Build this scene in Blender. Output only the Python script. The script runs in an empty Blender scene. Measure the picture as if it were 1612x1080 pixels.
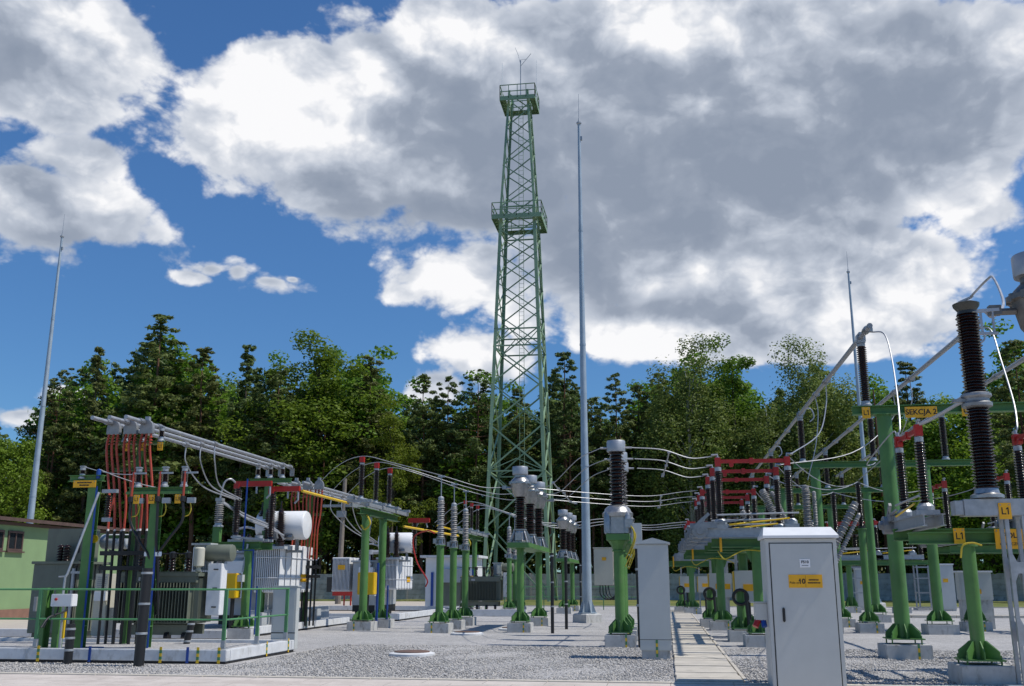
import bpy, math, random
import numpy as np
from mathutils import Vector, Matrix
C = bpy.context.scene
COL = C.collection
R = math.radians
# ------------------------------------------------------------ camera
cam_d = bpy.data.cameras.new('camera'); cam = bpy.data.objects.new('camera', cam_d); COL.objects.link(cam)
cam_d.sensor_width = 36; cam_d.lens = 34.84; cam_d.clip_start = .1; cam_d.clip_end = 3000
cam.location = (0, 0, 1.6); cam.rotation_euler = (R(90 + 13.586), 0, R(8.645))
C.camera = cam
# ------------------------------------------------------------ light
C.view_settings.view_transform = 'Standard'; C.view_settings.look = 'None'; C.view_settings.gamma = 1
C.view_settings.exposure = -.2
SUN_EL, SUN_AZ = 58, 93          # azimuth clockwise from +Y
sd = bpy.data.lights.new('sun', 'SUN'); so = bpy.data.objects.new('sun', sd); COL.objects.link(so)
sd.energy = 4.9; sd.angle = R(.53); sd.color = (1, .95, .865)
sv = Vector((math.sin(R(SUN_AZ)) * math.cos(R(SUN_EL)), math.cos(R(SUN_AZ)) * math.cos(R(SUN_EL)), math.sin(R(SUN_EL))))
so.rotation_euler = (-sv).to_track_quat('-Z', 'Y').to_euler()
# ------------------------------------------------------------ sky with clouds
W = bpy.data.worlds.new('World'); C.world = W; W.use_nodes = True
NT = W.node_tree; NT.nodes.clear()
class NG:
    """small helper that wires math nodes"""
    def __init__(s, nt): s.nt = nt
    def n(s, t, **k):
        x = s.nt.nodes.new(t)
        for a, b in k.items(): setattr(x, a, b)
        return x
    def put(s, sock, v):
        if isinstance(v, bpy.types.NodeSocket): s.nt.links.new(v, sock)
        elif v is not None: sock.default_value = v
    def m(s, op, a, b=None, c=None, clamp=False):
        x = s.n('ShaderNodeMath', operation=op, use_clamp=clamp)
        s.put(x.inputs[0], a); s.put(x.inputs[1], b)
        if c is not None: s.put(x.inputs[2], c)
        return x.outputs[0]
    def rng(s, v, a, b, c=0., d=1., it='SMOOTHSTEP'):
        x = s.n('ShaderNodeMapRange', interpolation_type=it)
        s.put(x.inputs[0], v)
        for i, q in enumerate((a, b, c, d)): s.put(x.inputs[i + 1], q)
        return x.outputs[0]
    def mix(s, f, a, b, bt='MIX'):
        x = s.n('ShaderNodeMix', data_type='RGBA', blend_type=bt)
        s.put(x.inputs[0], f); s.put(x.inputs[6], a); s.put(x.inputs[7], b)
        return x.outputs[2]
    def noise(s, vec, scale, detail=6., rough=.55, dist=0.):
        x = s.n('ShaderNodeTexNoise'); s.put(x.inputs['Vector'], vec)
        x.inputs['Scale'].default_value = scale; x.inputs['Detail'].default_value = detail
        x.inputs['Roughness'].default_value = rough; x.inputs['Distortion'].default_value = dist
        return x.outputs[0]
g = NG(NT)
sky = g.n('ShaderNodeTexSky', sky_type='NISHITA', sun_disc=False, sun_elevation=R(SUN_EL), sun_rotation=R(SUN_AZ))
sky.air_density = 1.0; sky.dust_density = .25; sky.ozone_density = 2.0
tc = g.n('ShaderNodeTexCoord'); sep = g.n('ShaderNodeSeparateXYZ'); NT.links.new(tc.outputs['Generated'], sep.inputs[0])
X, Y, Z = sep.outputs
az = g.m('ARCTAN2', X, Y)
el = g.m('DIVIDE', Z, g.m('SQRT', g.m('ADD', g.m('MULTIPLY', X, X), g.m('MULTIPLY', Y, Y))))
# cloud banks: (azimuth, tan elevation, half width, half height)
BANKS = [(-0.6233, 0.5356, 0.1133, 0.0689), (-0.5732, 0.5055, 0.0541, 0.0487), (-0.6166, 0.4676, 0.0815, 0.047), (-0.6216, 0.3499, 0.0846, 0.0508), (-0.5539, 0.3544, 0.0681, 0.0493), (-0.5143, 0.34, 0.033, 0.0265), (-0.5816, 0.4034, 0.0554, 0.0398), (-0.4146, 0.4904, 0.0933, 0.0805), (-0.4571, 0.4447, 0.0544, 0.0531), (-0.3773, 0.5401, 0.0888, 0.0453), (-0.3189, 0.4341, 0.1294, 0.0766), (-0.2674, 0.5427, 0.1123, 0.0847), (-0.2195, 0.6159, 0.0787, 0.0598), (-0.1411, 0.5156, 0.1799, 0.161), (-0.1824, 0.4106, 0.1298, 0.0585), (0.0823, 0.4356, 0.2576, 0.1875), (-0.0339, 0.3435, 0.124, 0.0776), (0.0559, 0.5886, 0.2868, 0.0928), (0.2736, 0.4768, 0.1409, 0.1444), (0.1386, 0.3044, 0.1572, 0.0669), (0.2284, 0.295, 0.0891, 0.0549), (0.313, 0.3478, 0.053, 0.0446), (0.0606, 0.2563, 0.1577, 0.0468), (0.1764, 0.2353, 0.108, 0.0352), (-0.0234, 0.2464, 0.0771, 0.0337), (-0.2218, 0.3133, 0.0569, 0.0322), (-0.2612, 0.2934, 0.0264, 0.0138), (-0.1785, 0.3386, 0.0371, 0.0184), (-0.1713, 0.2281, 0.0624, 0.0337), (-0.1383, 0.2587, 0.0397, 0.0308), (-0.2265, 0.1994, 0.0391, 0.0146), (-0.4779, 0.2968, 0.0181, 0.0059), (-0.4572, 0.3068, 0.016, 0.0073), (-0.4324, 0.3064, 0.0162, 0.0121), (-0.4006, 0.2989, 0.0253, 0.0081), (-0.3786, 0.3026, 0.0102, 0.0054), (-0.4843, 0.1827, 0.0205, 0.0112), (-0.6116, 0.1478, 0.0317, 0.0082), (-0.5815, 0.1661, 0.0162, 0.0071), (-0.7272, 0.4388, 0.0615, 0.1496), (0.4268, 0.375, 0.0693, 0.1392)]
SHADE = [(-0.0862, 0.4393, 0.155, 0.111), (0.165, 0.4185, 0.1526, 0.0838), (0.243, 0.4691, 0.0861, 0.0833), (-0.0875, 0.3452, 0.0999, 0.0426), (-0.2636, 0.3865, 0.1154, 0.0324), (0.0798, 0.3857, 0.1007, 0.0493), (-0.2106, 0.4768, 0.0903, 0.0677), (-0.6422, 0.4956, 0.0508, 0.0402), (-0.6252, 0.3851, 0.0389, 0.0193), (-0.5675, 0.313, 0.0697, 0.0141), (0.1897, 0.3327, 0.0702, 0.0267), (0.0424, 0.2775, 0.1244, 0.0169), (-0.3311, 0.4041, 0.0535, 0.0215), (-0.0153, 0.5261, 0.0817, 0.0457)]
LIGHT = [(-0.4155, 0.5051, 0.0868, 0.0589), (0.0212, 0.5847, 0.0547, 0.035), (0.095, 0.308, 0.0922, 0.0271), (0.2904, 0.3451, 0.0489, 0.0322), (-0.5443, 0.3794, 0.0476, 0.0267), (-0.6055, 0.5332, 0.0351, 0.0347), (-0.2264, 0.5997, 0.057, 0.0396), (0.2377, 0.2681, 0.0666, 0.0191), (-0.3221, 0.5232, 0.0412, 0.0379), (-0.0236, 0.2397, 0.0515, 0.0202), (-0.168, 0.2349, 0.0461, 0.0271), (-0.2219, 0.3168, 0.0401, 0.021)]
off = g.n('ShaderNodeVectorMath', operation='MULTIPLY'); NT.links.new(tc.outputs['Generated'], off.inputs[0]); off.inputs[1].default_value = (1, 1, 1.35)

def blobs(lst, k):
    out = None
    for a, e, ra, re in lst:
        u = g.m('DIVIDE', g.m('SUBTRACT', az, a), ra); v = g.m('DIVIDE', g.m('SUBTRACT', el, e), re)
        d = g.m('SUBTRACT', 1., g.m('SQRT', g.m('ADD', g.m('MULTIPLY', u, u), g.m('MULTIPLY', v, v))))
        if k < .2 and ra < .1: d = g.m('MULTIPLY', d, max(.42, ra / .1))
        out = d if out is None else g.m('SMOOTH_MAX', out, d, k)
    return g.m('MAXIMUM', out, -1.)
def billow(scale, detail, rough, shift):
    o = g.n('ShaderNodeVectorMath', operation='ADD'); NT.links.new(off.outputs[0], o.inputs[0])
    w = g.n('ShaderNodeTexNoise'); NT.links.new(off.outputs[0], w.inputs['Vector']); w.inputs['Scale'].default_value = scale * .8; w.inputs['Detail'].default_value = 4
    ws = g.n('ShaderNodeVectorMath', operation='SCALE'); NT.links.new(w.outputs[1], ws.inputs[0]); ws.inputs['Scale'].default_value = .75 / scale
    NT.links.new(ws.outputs[0], o.inputs[1])
    o2 = g.n('ShaderNodeVectorMath', operation='ADD'); NT.links.new(o.outputs[0], o2.inputs[0]); o2.inputs[1].default_value = shift
    v = g.n('ShaderNodeTexVoronoi', feature='F1'); v.normalize = True; NT.links.new(o2.outputs[0], v.inputs['Vector'])
    v.inputs['Scale'].default_value = scale; v.inputs['Detail'].default_value = detail; v.inputs['Roughness'].default_value = rough; v.inputs['Lacunarity'].default_value = 2.1
    return g.m('SUBTRACT', .5, v.outputs['Distance'])
puff = billow(13, 4, .55, (0, 0, 0))
puff_up = billow(13, 2.5, .5, (-.012, .0, -.022))          # the same billows a little toward the light
big = g.noise(off.outputs[0], 8, 6, .55, .2)
fine = g.noise(off.outputs[0], 30, 6, .55, .1)
bank = blobs(BANKS, .10)
bank = g.m('ADD', bank, g.m('MULTIPLY', g.m('MAXIMUM', g.m('SUBTRACT', bank, .16), 0.), 1.6))
D = g.m('ADD', bank, g.m('MULTIPLY', g.m('SUBTRACT', big, .5), 1.5))
D = g.m('ADD', D, g.m('MULTIPLY', puff, 2.1)); D = g.m('ADD', D, g.m('MULTIPLY', g.m('SUBTRACT', fine, .5), .8))
alpha = g.rng(D, .34, .72)
shade = g.m('ADD', .38, g.m('MULTIPLY', g.rng(blobs(SHADE, .25), -.8, .8), .47))
shade = g.m('SUBTRACT', shade, g.m('MULTIPLY', g.rng(blobs(LIGHT, .25), -1., .9), .36))
relief = g.m('SUBTRACT', puff_up, puff)
shade = g.m('ADD', shade, g.m('MULTIPLY', relief, 2.0)); shade = g.m('ADD', shade, g.m('MULTIPLY', g.m('SUBTRACT', big, .5), -1.1))
shade = g.m('ADD', shade, g.m('MULTIPLY', g.m('SUBTRACT', fine, .5), -.25))
shade = g.m('MULTIPLY', shade, g.rng(D, .35, 1.2, .55, 1.))
ramp = g.n('ShaderNodeValToRGB'); NT.links.new(g.m('ADD', shade, 0., clamp=True), ramp.inputs[0])
cr = ramp.color_ramp; cr.elements[0].position = 0; cr.elements[0].color = (11.6, 11.6, 11.8, 1)
cr.elements[1].position = 1; cr.elements[1].color = (3.2, 3.8, 4.9, 1)
e = cr.elements.new(.40); e.color = (6.0, 6.6, 7.7, 1)
e = cr.elements.new(.2); e.color = (8.4, 8.8, 9.6, 1)
e = cr.elements.new(.7); e.color = (3.8, 4.4, 5.5, 1)
low = g.rng(el, .1, .5, .82, .96)
lowc = g.n('ShaderNodeVectorMath', operation='SCALE'); lowc.inputs[0].default_value = (.66, 1.08, 1.50); NT.links.new(low, lowc.inputs['Scale'])
deep = g.mix(1., sky.outputs[0], lowc.outputs[0], 'MULTIPLY')
skyc = g.mix(alpha, deep, ramp.outputs[0])
bg = g.n('ShaderNodeBackground'); NT.links.new(skyc, bg.inputs[0]); bg.inputs[1].default_value = .095
wo = g.n('ShaderNodeOutputWorld'); NT.links.new(bg.outputs[0], wo.inputs[0])

# ------------------------------------------------------------ materials
def mat(name, col, rough=.5, metal=0., var=.12, scale=3., bump=0., bscale=40., spec=.5, rnd=.0, dirt=None, rust=0.):
    m = bpy.data.materials.new(name); m.use_nodes = True
    nt = m.node_tree; b = nt.nodes['Principled BSDF']; h = NG(nt)
    t = h.n('ShaderNodeTexCoord')
    no = h.noise(t.outputs['Object'], scale, 6, .6)
    f = h.rng(no, .3, .7, 1 - var, 1 + var, 'LINEAR')
    if rnd:
        oi = h.n('ShaderNodeObjectInfo')
        f = h.m('MULTIPLY', f, h.rng(oi.outputs['Random'], 0, 1, 1 - rnd, 1 + rnd, 'LINEAR'))
    mul = h.n('ShaderNodeVectorMath', operation='SCALE'); mul.inputs[0].default_value = col[:3]
    nt.links.new(f, mul.inputs['Scale'])
    c = mul.outputs[0]
    if dirt:                       # streaky wear with a shape of its own
        st = h.n('ShaderNodeMapping'); nt.links.new(t.outputs['Object'], st.inputs[0]); st.inputs['Scale'].default_value = dirt[2]
        dn = h.noise(st.outputs[0], 4., 6, .65)
        c = h.mix(h.rng(dn, .52, .72, 0, dirt[1]), c, (*dirt[0], 1))
    if rust:                       # chipped spots and runs
        rn1 = h.noise(t.outputs['Object'], 7., 8, .75); c = h.mix(h.rng(rn1, .64, .70, 0, rust), c, (.17, .10, .055, 1))
    nt.links.new(c, b.inputs['Base Color'])
    rn = h.rng(no, .3, .7, max(.03, rough - .08), min(1, rough + .08), 'LINEAR'); nt.links.new(rn, b.inputs['Roughness'])
    b.inputs['Metallic'].default_value = metal; b.inputs['Specular IOR Level'].default_value = spec
    if bump:
        bn = h.noise(t.outputs['Object'], bscale, 4, .6); bu = h.n('ShaderNodeBump'); bu.inputs['Strength'].default_value = bump
        bu.inputs['Distance'].default_value = .02
        nt.links.new(bn, bu.inputs['Height']); nt.links.new(bu.outputs[0], b.inputs['Normal'])
    return m
V = (1.2, 1.2, .25)
GREEN = mat('green_paint', (.078, .195, .048), .48, var=.2, scale=2., dirt=((.13, .19, .085), .55, (2, 2, .5)), rust=.55, bump=.08, bscale=25)
TOWERG = mat('tower_paint', (.21, .31, .19), .5, var=.2, scale=.6)
GALV = mat('galvanised_steel', (.36, .38, .40), .46, .45, .16, 9)
MAST = mat('mast_steel', (.34, .41, .47), .5, .25, .12, 1.5)
ALU = mat('aluminium', (.40, .41, .43), .48, .55, .12, 6)
CAST = mat('cast_aluminium', (.36, .36, .36), .36, .75, .2, 12, .15, 30)
STEELP = mat('drive_steel', (.27, .28, .29), .45, .4, .2, 8)
CONC = mat('foundation_concrete', (.46, .46, .45), .85, var=.14, scale=5, bump=.3, bscale=60, dirt=((.20, .195, .17), .75, (1.6, 1.6, .7)))
CONCW = mat('painted_concrete', (.60, .61, .62), .75, var=.1, scale=4, bump=.2, bscale=50, dirt=((.33, .325, .30), .7, (1.2, 1.2, .6)))
BITUM = mat('bitumen', (.012, .012, .013), .8)
BROWN = mat('brown_porcelain', (.018, .0065, .0055), .13, var=.2, rnd=.15)
GREYP = mat('grey_insulator', (.30, .29, .28), .4, var=.1)
RED = mat('red_paint', (.40, .018, .012), .38, var=.15, rnd=.1)
YEL = mat('yellow_paint', (.72, .46, .012), .4, var=.1)
SIGN = mat('sign_yellow', (.80, .40, .008), .45, var=.06)
CAB = mat('cabinet_paint', (.49, .505, .49), .42, var=.04, dirt=((.44, .46, .46), .25, V))
CABL = mat('white_paint', (.74, .745, .75), .4, var=.05, dirt=((.62, .62, .61), .25, V))
TANK = mat('tank_grey', (.43, .45, .46), .42, var=.08, dirt=((.36, .36, .35), .35, V))
OLIVE = mat('grey_green_paint', (.135, .15, .115), .5, var=.12, dirt=((.085, .09, .07), .5, V))
SMOKE = mat('dark_cap_paint', (.05, .052, .042), .4)
CAST_SHADED = mat('shaded_cast_aluminium', (.15, .145, .135), .45, .4, .2, 10, .15, 30)  # darker copy of the cast aluminium, with shade put into its colour
BEIGE = mat('beige_paint', (.52, .50, .41), .45, var=.06)
BLACK = mat('black_rubber', (.012, .012, .013), .45, var=.2)
DARK = mat('dark_gap', (.02, .022, .02), .6)
BLUE = mat('blue_paint', (.012, .06, .30), .4, var=.12)
ORANGE = mat('red_heat_shrink', (.40, .06, .032), .45, var=.18, rnd=.2)
RUST = mat('rust_brown', (.16, .07, .03), .7, var=.3)
WHITE = mat('white_label', (.8, .8, .8), .5, var=.02)
INK = mat('black_ink', (.012, .012, .012), .6, var=.0)
STUCCO = mat('green_stucco', (.20, .30, .145), .9, var=.07, scale=1.2, bump=.3, bscale=90)
TILE = mat('roof_sheet', (.09, .055, .045), .6, var=.2)
PLINTH = mat('building_plinth', (.22, .12, .085), .85, var=.15)
GLASS = mat('window_glass', (.02, .025, .03), .06, var=.1, spec=.8)
WOODP = mat('pole_wood', (.20, .17, .14), .8, var=.25, scale=4)
GREENGAL = mat('railing_green', (.07, .22, .09), .45, var=.12)
WALLM = mat('fence_concrete', (.38, .355, .32), .9, var=.25, scale=1.5, bump=.4, bscale=30, dirt=((.2, .185, .155), .7, (.6, .6, .5)))
IRON = mat('manhole_iron', (.13, .075, .055), .6, var=.3)
CABLEY = mat('yellow_cable', (.55, .42, .03), .5)

# ------------------------------------------------------------ mesh builder
class MB:
    def __init__(s): s.v = []; s.f = []; s.mi = []
    def add(s, vs, fs, m=0):
        o = len(s.v); s.v += [tuple(p) for p in vs]; s.f += [tuple(i + o for i in f) for f in fs]; s.mi += [m] * len(fs); return s
    def box(s, c, d, rz=0, m=0, rot=None):
        M = rot or Matrix.Rotation(rz, 3, 'Z'); c = Vector(c)
        vs = [c + M @ Vector((d[0] / 2 * x, d[1] / 2 * y, d[2] / 2 * z)) for x in (-1, 1) for y in (-1, 1) for z in (-1, 1)]
        return s.add(vs, [(0, 1, 3, 2), (4, 6, 7, 5), (0, 4, 5, 1), (2, 3, 7, 6), (0, 2, 6, 4), (1, 5, 7, 3)], m)
    def b2(s, a, b, m=0):
        return s.box([(a[i] + b[i]) / 2 for i in range(3)], [abs(b[i] - a[i]) for i in range(3)], m=m)
    def beam(s, p, q, w, h, m=0):
        p, q = Vector(p), Vector(q); d = q - p; L = d.length; y = d.normalized()
        up = Vector((0, 0, 1)) if abs(y.z) < .95 else Vector((0, 1, 0))
        x = y.cross(up).normalized(); z = x.cross(y)
        return s.box((p + q) / 2, (w, L, h), rot=Matrix((x, y, z)).transposed(), m=m)
    def ibeam(s, p, q, w, h, t=.02, m=0):
        p, q = Vector(p), Vector(q); y = (q - p).normalized()
        up = Vector((0, 0, 1)) if abs(y.z) < .95 else Vector((0, 1, 0))
        x = y.cross(up).normalized(); z = x.cross(y)
        s.beam(p + z * (h / 2 - t / 2), q + z * (h / 2 - t / 2), w, t, m); s.beam(p - z * (h / 2 - t / 2), q - z * (h / 2 - t / 2), w, t, m)
        return s.beam(p, q, t, h - 2 * t, m)
    def tube(s, pts, r, n=8, m=0, cap=True):
        pts = [Vector(p) for p in pts]; k = len(pts); rr = r if isinstance(r, (list, tuple)) else [r] * k
        vs = []; ref = None
        for i, p in enumerate(pts):
            t = (pts[min(i + 1, k - 1)] - pts[max(i - 1, 0)]).normalized()
            if ref is None: ref = Vector((1, 0, 0)) if abs(t.x) < .8 else Vector((0, 1, 0))
            a = (ref - t * ref.dot(t)).normalized(); b = t.cross(a); ref = a
            vs += [p + (a * math.cos(2 * math.pi * j / n) + b * math.sin(2 * math.pi * j / n)) * rr[i] for j in range(n)]
        fs = [(i * n + j, i * n + (j + 1) % n, (i + 1) * n + (j + 1) % n, (i + 1) * n + j) for i in range(k - 1) for j in range(n)]
        if cap: fs += [tuple(range(n))[::-1], tuple(range((k - 1) * n, k * n))]
        return s.add(vs, fs, m)
    def lathe(s, prof, o=(0, 0, 0), n=16, m=0, ax=None):
        M = Matrix.Identity(3)
        if ax is not None: M = Vector((0, 0, 1)).rotation_difference(Vector(ax).normalized()).to_matrix()
        o = Vector(o); k = len(prof)
        vs = [o + M @ Vector((r * math.cos(2 * math.pi * j / n), r * math.sin(2 * math.pi * j / n), z)) for r, z in prof for j in range(n)]
        fs = [(i * n + j, i * n + (j + 1) % n, (i + 1) * n + (j + 1) % n, (i + 1) * n + j) for i in range(k - 1) for j in range(n)]
        fs += [tuple(range(n))[::-1], tuple(range((k - 1) * n, k * n))]
        return s.add(vs, fs, m)
    def prism(s, poly, p, ex, ey, ez, t, m=0):
        p, ex, ey, ez = Vector(p), Vector(ex), Vector(ey), Vector(ez); k = len(poly)
        vs = [p + ex * a + ey * b + ez * (t * d) for d in (-.5, .5) for a, b in poly]
        fs = [tuple(range(k))[::-1], tuple(range(k, 2 * k))] + [(i, (i + 1) % k, k + (i + 1) % k, k + i) for i in range(k)]
        return s.add(vs, fs, m)
    def build(s, name, mats, parent=None, smooth=True, bevel=0., label=None):
        me = bpy.data.meshes.new(name); me.from_pydata(s.v, [], s.f)
        mats = mats if isinstance(mats, (list, tuple)) else [mats]
        for x in mats: me.materials.append(x)
        if len(mats) > 1: me.polygons.foreach_set('material_index', s.mi)
        me.validate(); me.update()
        if bevel:
            import bmesh
            bm = bmesh.new(); bm.from_mesh(me); bmesh.ops.bevel(bm, geom=bm.edges[:], offset=bevel, segments=2, affect='EDGES', clamp_overlap=True); bm.to_mesh(me); bm.free()
        if smooth:
            me.polygons.foreach_set('use_smooth', [True] * len(me.polygons)); me.set_sharp_from_angle(angle=R(35))
        o = bpy.data.objects.new(name, me); COL.objects.link(o)
        if parent: o.parent = parent
        if label: o['label'] = label
        return o
def tag(o, label, cat, group=None):
    o['label'] = label; o['category'] = cat
    if group: o['group'] = group
    return o
def thing(name, label, cat, loc=(0, 0, 0), rz=0, group=None):
    o = bpy.data.objects.new(name, None); COL.objects.link(o); o.location = loc; o.rotation_euler = (0, 0, rz); o.empty_display_size = .2
    return tag(o, label, cat, group)
def structure(o): o['kind'] = 'structure'; return o
KIDS = {}
def copy_tree(o, parent=None):
    c = o.copy(); COL.objects.link(c)
    if parent is not None: c.parent = parent
    for ch in list(o.children): copy_tree(ch, c)
    return c
def dup(o, loc, label, rz=None):
    c = copy_tree(o); c.location = loc; c['label'] = label
    if rz is not None: c.rotation_euler = (0, 0, rz)
    return c
def spline(pts, n=8):
    P = [Vector(p) for p in pts]; P = [P[0] * 2 - P[1]] + P + [P[-1] * 2 - P[-2]]; out = []
    for i in range(1, len(P) - 2):
        for k in range(n):
            t = k / n; a, b, c, d = P[i - 1:i + 3]
            out.append(.5 * ((2 * b) + (c - a) * t + (2 * a - 5 * b + 4 * c - d) * t * t + (3 * b - a - 3 * c + d) * t ** 3))
    return out + [P[-2]]
def sag(p, q, s, n=14):
    p, q = Vector(p), Vector(q)
    return [p.lerp(q, i / n) - Vector((0, 0, s * 4 * (i / n) * (1 - i / n))) for i in range(n + 1)]
_txt = {}
def lettering(body, size, loc, mat_, parent, align='CENTER', rz=0, bold=0.):
    cu = bpy.data.curves.new('lettering', 'FONT'); cu.body = body; cu.size = size; cu.align_x = align; cu.align_y = 'CENTER'
    cu.extrude = .001; cu.offset = bold * size
    t = bpy.data.objects.new('lettering', cu); COL.objects.link(t)
    bpy.context.view_layer.update()
    me = bpy.data.meshes.new_from_object(t.evaluated_get(bpy.context.evaluated_depsgraph_get())); bpy.data.objects.remove(t)
    o = bpy.data.objects.new('lettering', me); COL.objects.link(o); me.materials.clear(); me.materials.append(mat_)
    o.rotation_euler = (R(90), 0, rz); o.location = loc; o.parent = parent
    return o
def shed_prof(z0, z1, rc, rs, n, alt=0.):
    """porcelain sheds between z0 and z1"""
    p = [(rc, z0)]; st = (z1 - z0) / n
    for i in range(n):
        z = z0 + i * st; r = rs * (1 - alt * (i % 2))
        p += [(rc, z + st * .12), (r * .965, z + st * .24), (r, z + st * .33), (r * .965, z + st * .43), (rc, z + st * .88)]
    return p + [(rc, z1)]
# ============================================================ THE SETTING
def ground_mat(name, build):
    m = bpy.data.materials.new(name); m.use_nodes = True; nt = m.node_tree; h = NG(nt)
    b = nt.nodes['Principled BSDF']; t = h.n('ShaderNodeTexCoord').outputs['Object']; b.inputs['Roughness'].default_value = .9
    build(h, nt, b, t); return m
def _gravel(h, nt, b, t):
    v = h.n('ShaderNodeTexVoronoi'); v.inputs['Scale'].default_value = 24; nt.links.new(t, v.inputs['Vector'])
    s = h.n('ShaderNodeSeparateColor'); nt.links.new(v.outputs['Color'], s.inputs[0])
    r = h.n('ShaderNodeValToRGB'); nt.links.new(s.outputs[0], r.inputs[0]); cr = r.color_ramp
    cr.elements[0].color = (.17, .17, .168, 1); cr.elements[1].color = (.68, .665, .64, 1)
    e = cr.elements.new(.3); e.color = (.37, .365, .36, 1); e = cr.elements.new(.7); e.color = (.49, .48, .465, 1)
    big = h.noise(t, .35, 5, .6); c = h.mix(1., r.outputs[0], h.mix(h.rng(big, .35, .65), (.58, .58, .57, 1), (.88, .87, .86, 1)), 'MULTIPLY')
    v2 = h.n('ShaderNodeTexVoronoi'); v2.inputs['Scale'].default_value = 7.5; nt.links.new(t, v2.inputs['Vector']); s2 = h.n('ShaderNodeSeparateColor'); nt.links.new(v2.outputs['Color'], s2.inputs[0])
    c = h.mix(h.m('MULTIPLY', h.rng(s2.outputs[1], .66, .76), .6), c, (.14, .135, .13, 1))
    c = h.mix(h.rng(h.noise(t, 1.1, 5, .7), .55, .72, 0, .35), c, (.30, .285, .26, 1))
    gap = h.rng(v.outputs['Distance'], .012, .030, 1., .35)
    nt.links.new(h.mix(h.noise(t, 60, 2), c, (.47, .46, .46, 1)), b.inputs['Base Color'])
    bu = h.n('ShaderNodeBump'); bu.inputs['Strength'].default_value = .9; bu.inputs['Distance'].default_value = .03; bu.invert = True
    nt.links.new(v.outputs['Distance'], bu.inputs['Height']); nt.links.new(bu.outputs[0], b.inputs['Normal'])
GRAVEL = ground_mat('gravel_surface', _gravel)
def _grass(h, nt, b, t):
    n1 = h.noise(t, .4, 6, .65); n2 = h.noise(t, 9, 4, .7)
    c = h.mix(h.rng(n1, .38, .62), (.10, .13, .02, 1), (.22, .20, .05, 1))
    nt.links.new(h.mix(h.rng(n2, .3, .7, 0, .6), c, (.05, .08, .012, 1)), b.inputs['Base Color'])
GRASS = ground_mat('grass_surface', _grass)
def _floor(h, nt, b, t):
    n1 = h.noise(t, .3, 6, .65)
    nt.links.new(h.mix(h.rng(n1, .35, .65), (.05, .04, .025, 1), (.04, .055, .015, 1)), b.inputs['Base Color'])
FLOORM = ground_mat('forest_floor', _floor)
def pavers(c1, c2, bw, bh, mortar=(.2, .18, .16, 1)):
    def f(h, nt, b, t):
        br = h.n('ShaderNodeTexBrick'); nt.links.new(t, br.inputs['Vector']); br.inputs['Scale'].default_value = 1
        br.inputs['Brick Width'].default_value = bw; br.inputs['Row Height'].default_value = bh; br.inputs['Mortar Size'].default_value = .006
        br.inputs['Color1'].default_value = c1; br.inputs['Color2'].default_value = c2; br.inputs['Mortar'].default_value = mortar
        n = h.noise(t, 1.4, 7, .65); n2 = h.noise(t, 45, 4, .6)
        c = h.mix(h.rng(n, .4, .68, .0, .6), br.outputs[0], (.38, .33, .29, 1)); c = h.mix(h.rng(h.noise(t, 5, 6, .7), .58, .7, 0, .5), c, (.26, .23, .2, 1))
        nt.links.new(h.mix(h.rng(n2, .3, .7, 0, .25), c, (.3, .27, .24, 1)), b.inputs['Base Color'])
        bu = h.n('ShaderNodeBump'); bu.inputs['Strength'].default_value = .3; bu.inputs['Distance'].default_value = .01; nt.links.new(n2, bu.inputs['Height']); nt.links.new(bu.outputs[0], b.inputs['Normal'])
    return f
PAVE = ground_mat('paver_surface', pavers((.62, .555, .50, 1), (.57, .51, .46, 1), 1.0, .5))
YARD = ground_mat('yard_surface', pavers((.50, .45, .38, 1), (.47, .42, .36, 1), 3., 3.))
PATHM = mat('path_concrete', (.50, .46, .395), .85, var=.12, scale=2.5, bump=.3, bscale=70, dirt=((.30, .28, .24), .6, (1, 1, 1)))

structure(MB().b2((-900, -120, -.5), (900, 1500, -.03)).build('ground', FLOORM, smooth=False))
# gravel yard, gently uneven
def sheet(name, x0, x1, y0, y1, st, m, z=0., amp=0., holes=None):
    nx, ny = int((x1 - x0) / st) + 1, int((y1 - y0) / st) + 1; b = MB(); rnd = random.Random(3)
    xs = np.linspace(x0, x1, nx); ys = np.linspace(y0, y1, ny)
    vs = [(x, y, z + amp * (math.sin(x * .9 + y * .5) + math.sin(x * 2.3 - y * 1.7) * .5 + rnd.uniform(-.6, .6))) for y in ys for x in xs]
    b.add(vs, [(j * nx + i, j * nx + i + 1, (j + 1) * nx + i + 1, (j + 1) * nx + i) for j in range(ny - 1) for i in range(nx - 1)])
    return b.build(name, m)
structure(sheet('gravel', -15.2, 30, 17.2, 70, .5, GRAVEL, 0, .006))
structure(MB().b2((-60, -20, -.3), (40, 17.0, .015)).build('pavement', PAVE, smooth=False))
kb = MB()
for i in range(64): kb.b2((-26 + i + .006, 17.0, -.2), (-25 + i - .006, 17.2, .03))
structure(kb.build('kerb', PATHM, bevel=.008))
structure(MB().b2((-70, 17.2, -.3), (-15.2, 86, .012)).build('yard', YARD, smooth=False))
structure(MB().b2((-15.2, 70.2, -.3), (-13.8, 86, .012)).build('yard_edge_pavement', YARD, smooth=False))
structure(MB().b2((-13.8, 70.0, -.3), (40, 70.25, .06)).build('kerb', PATHM, smooth=False))
g1 = sheet('grass', -13.8, 45, 70.3, 95.6, 1., GRASS, .02, .015); g1['kind'] = 'stuff'
g2 = sheet('grass', -70, -13.8, 86.05, 95.6, 1., GRASS, .02, .015); g2['kind'] = 'stuff'
pb = MB(); rnd = random.Random(5); y = 17.23
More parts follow.
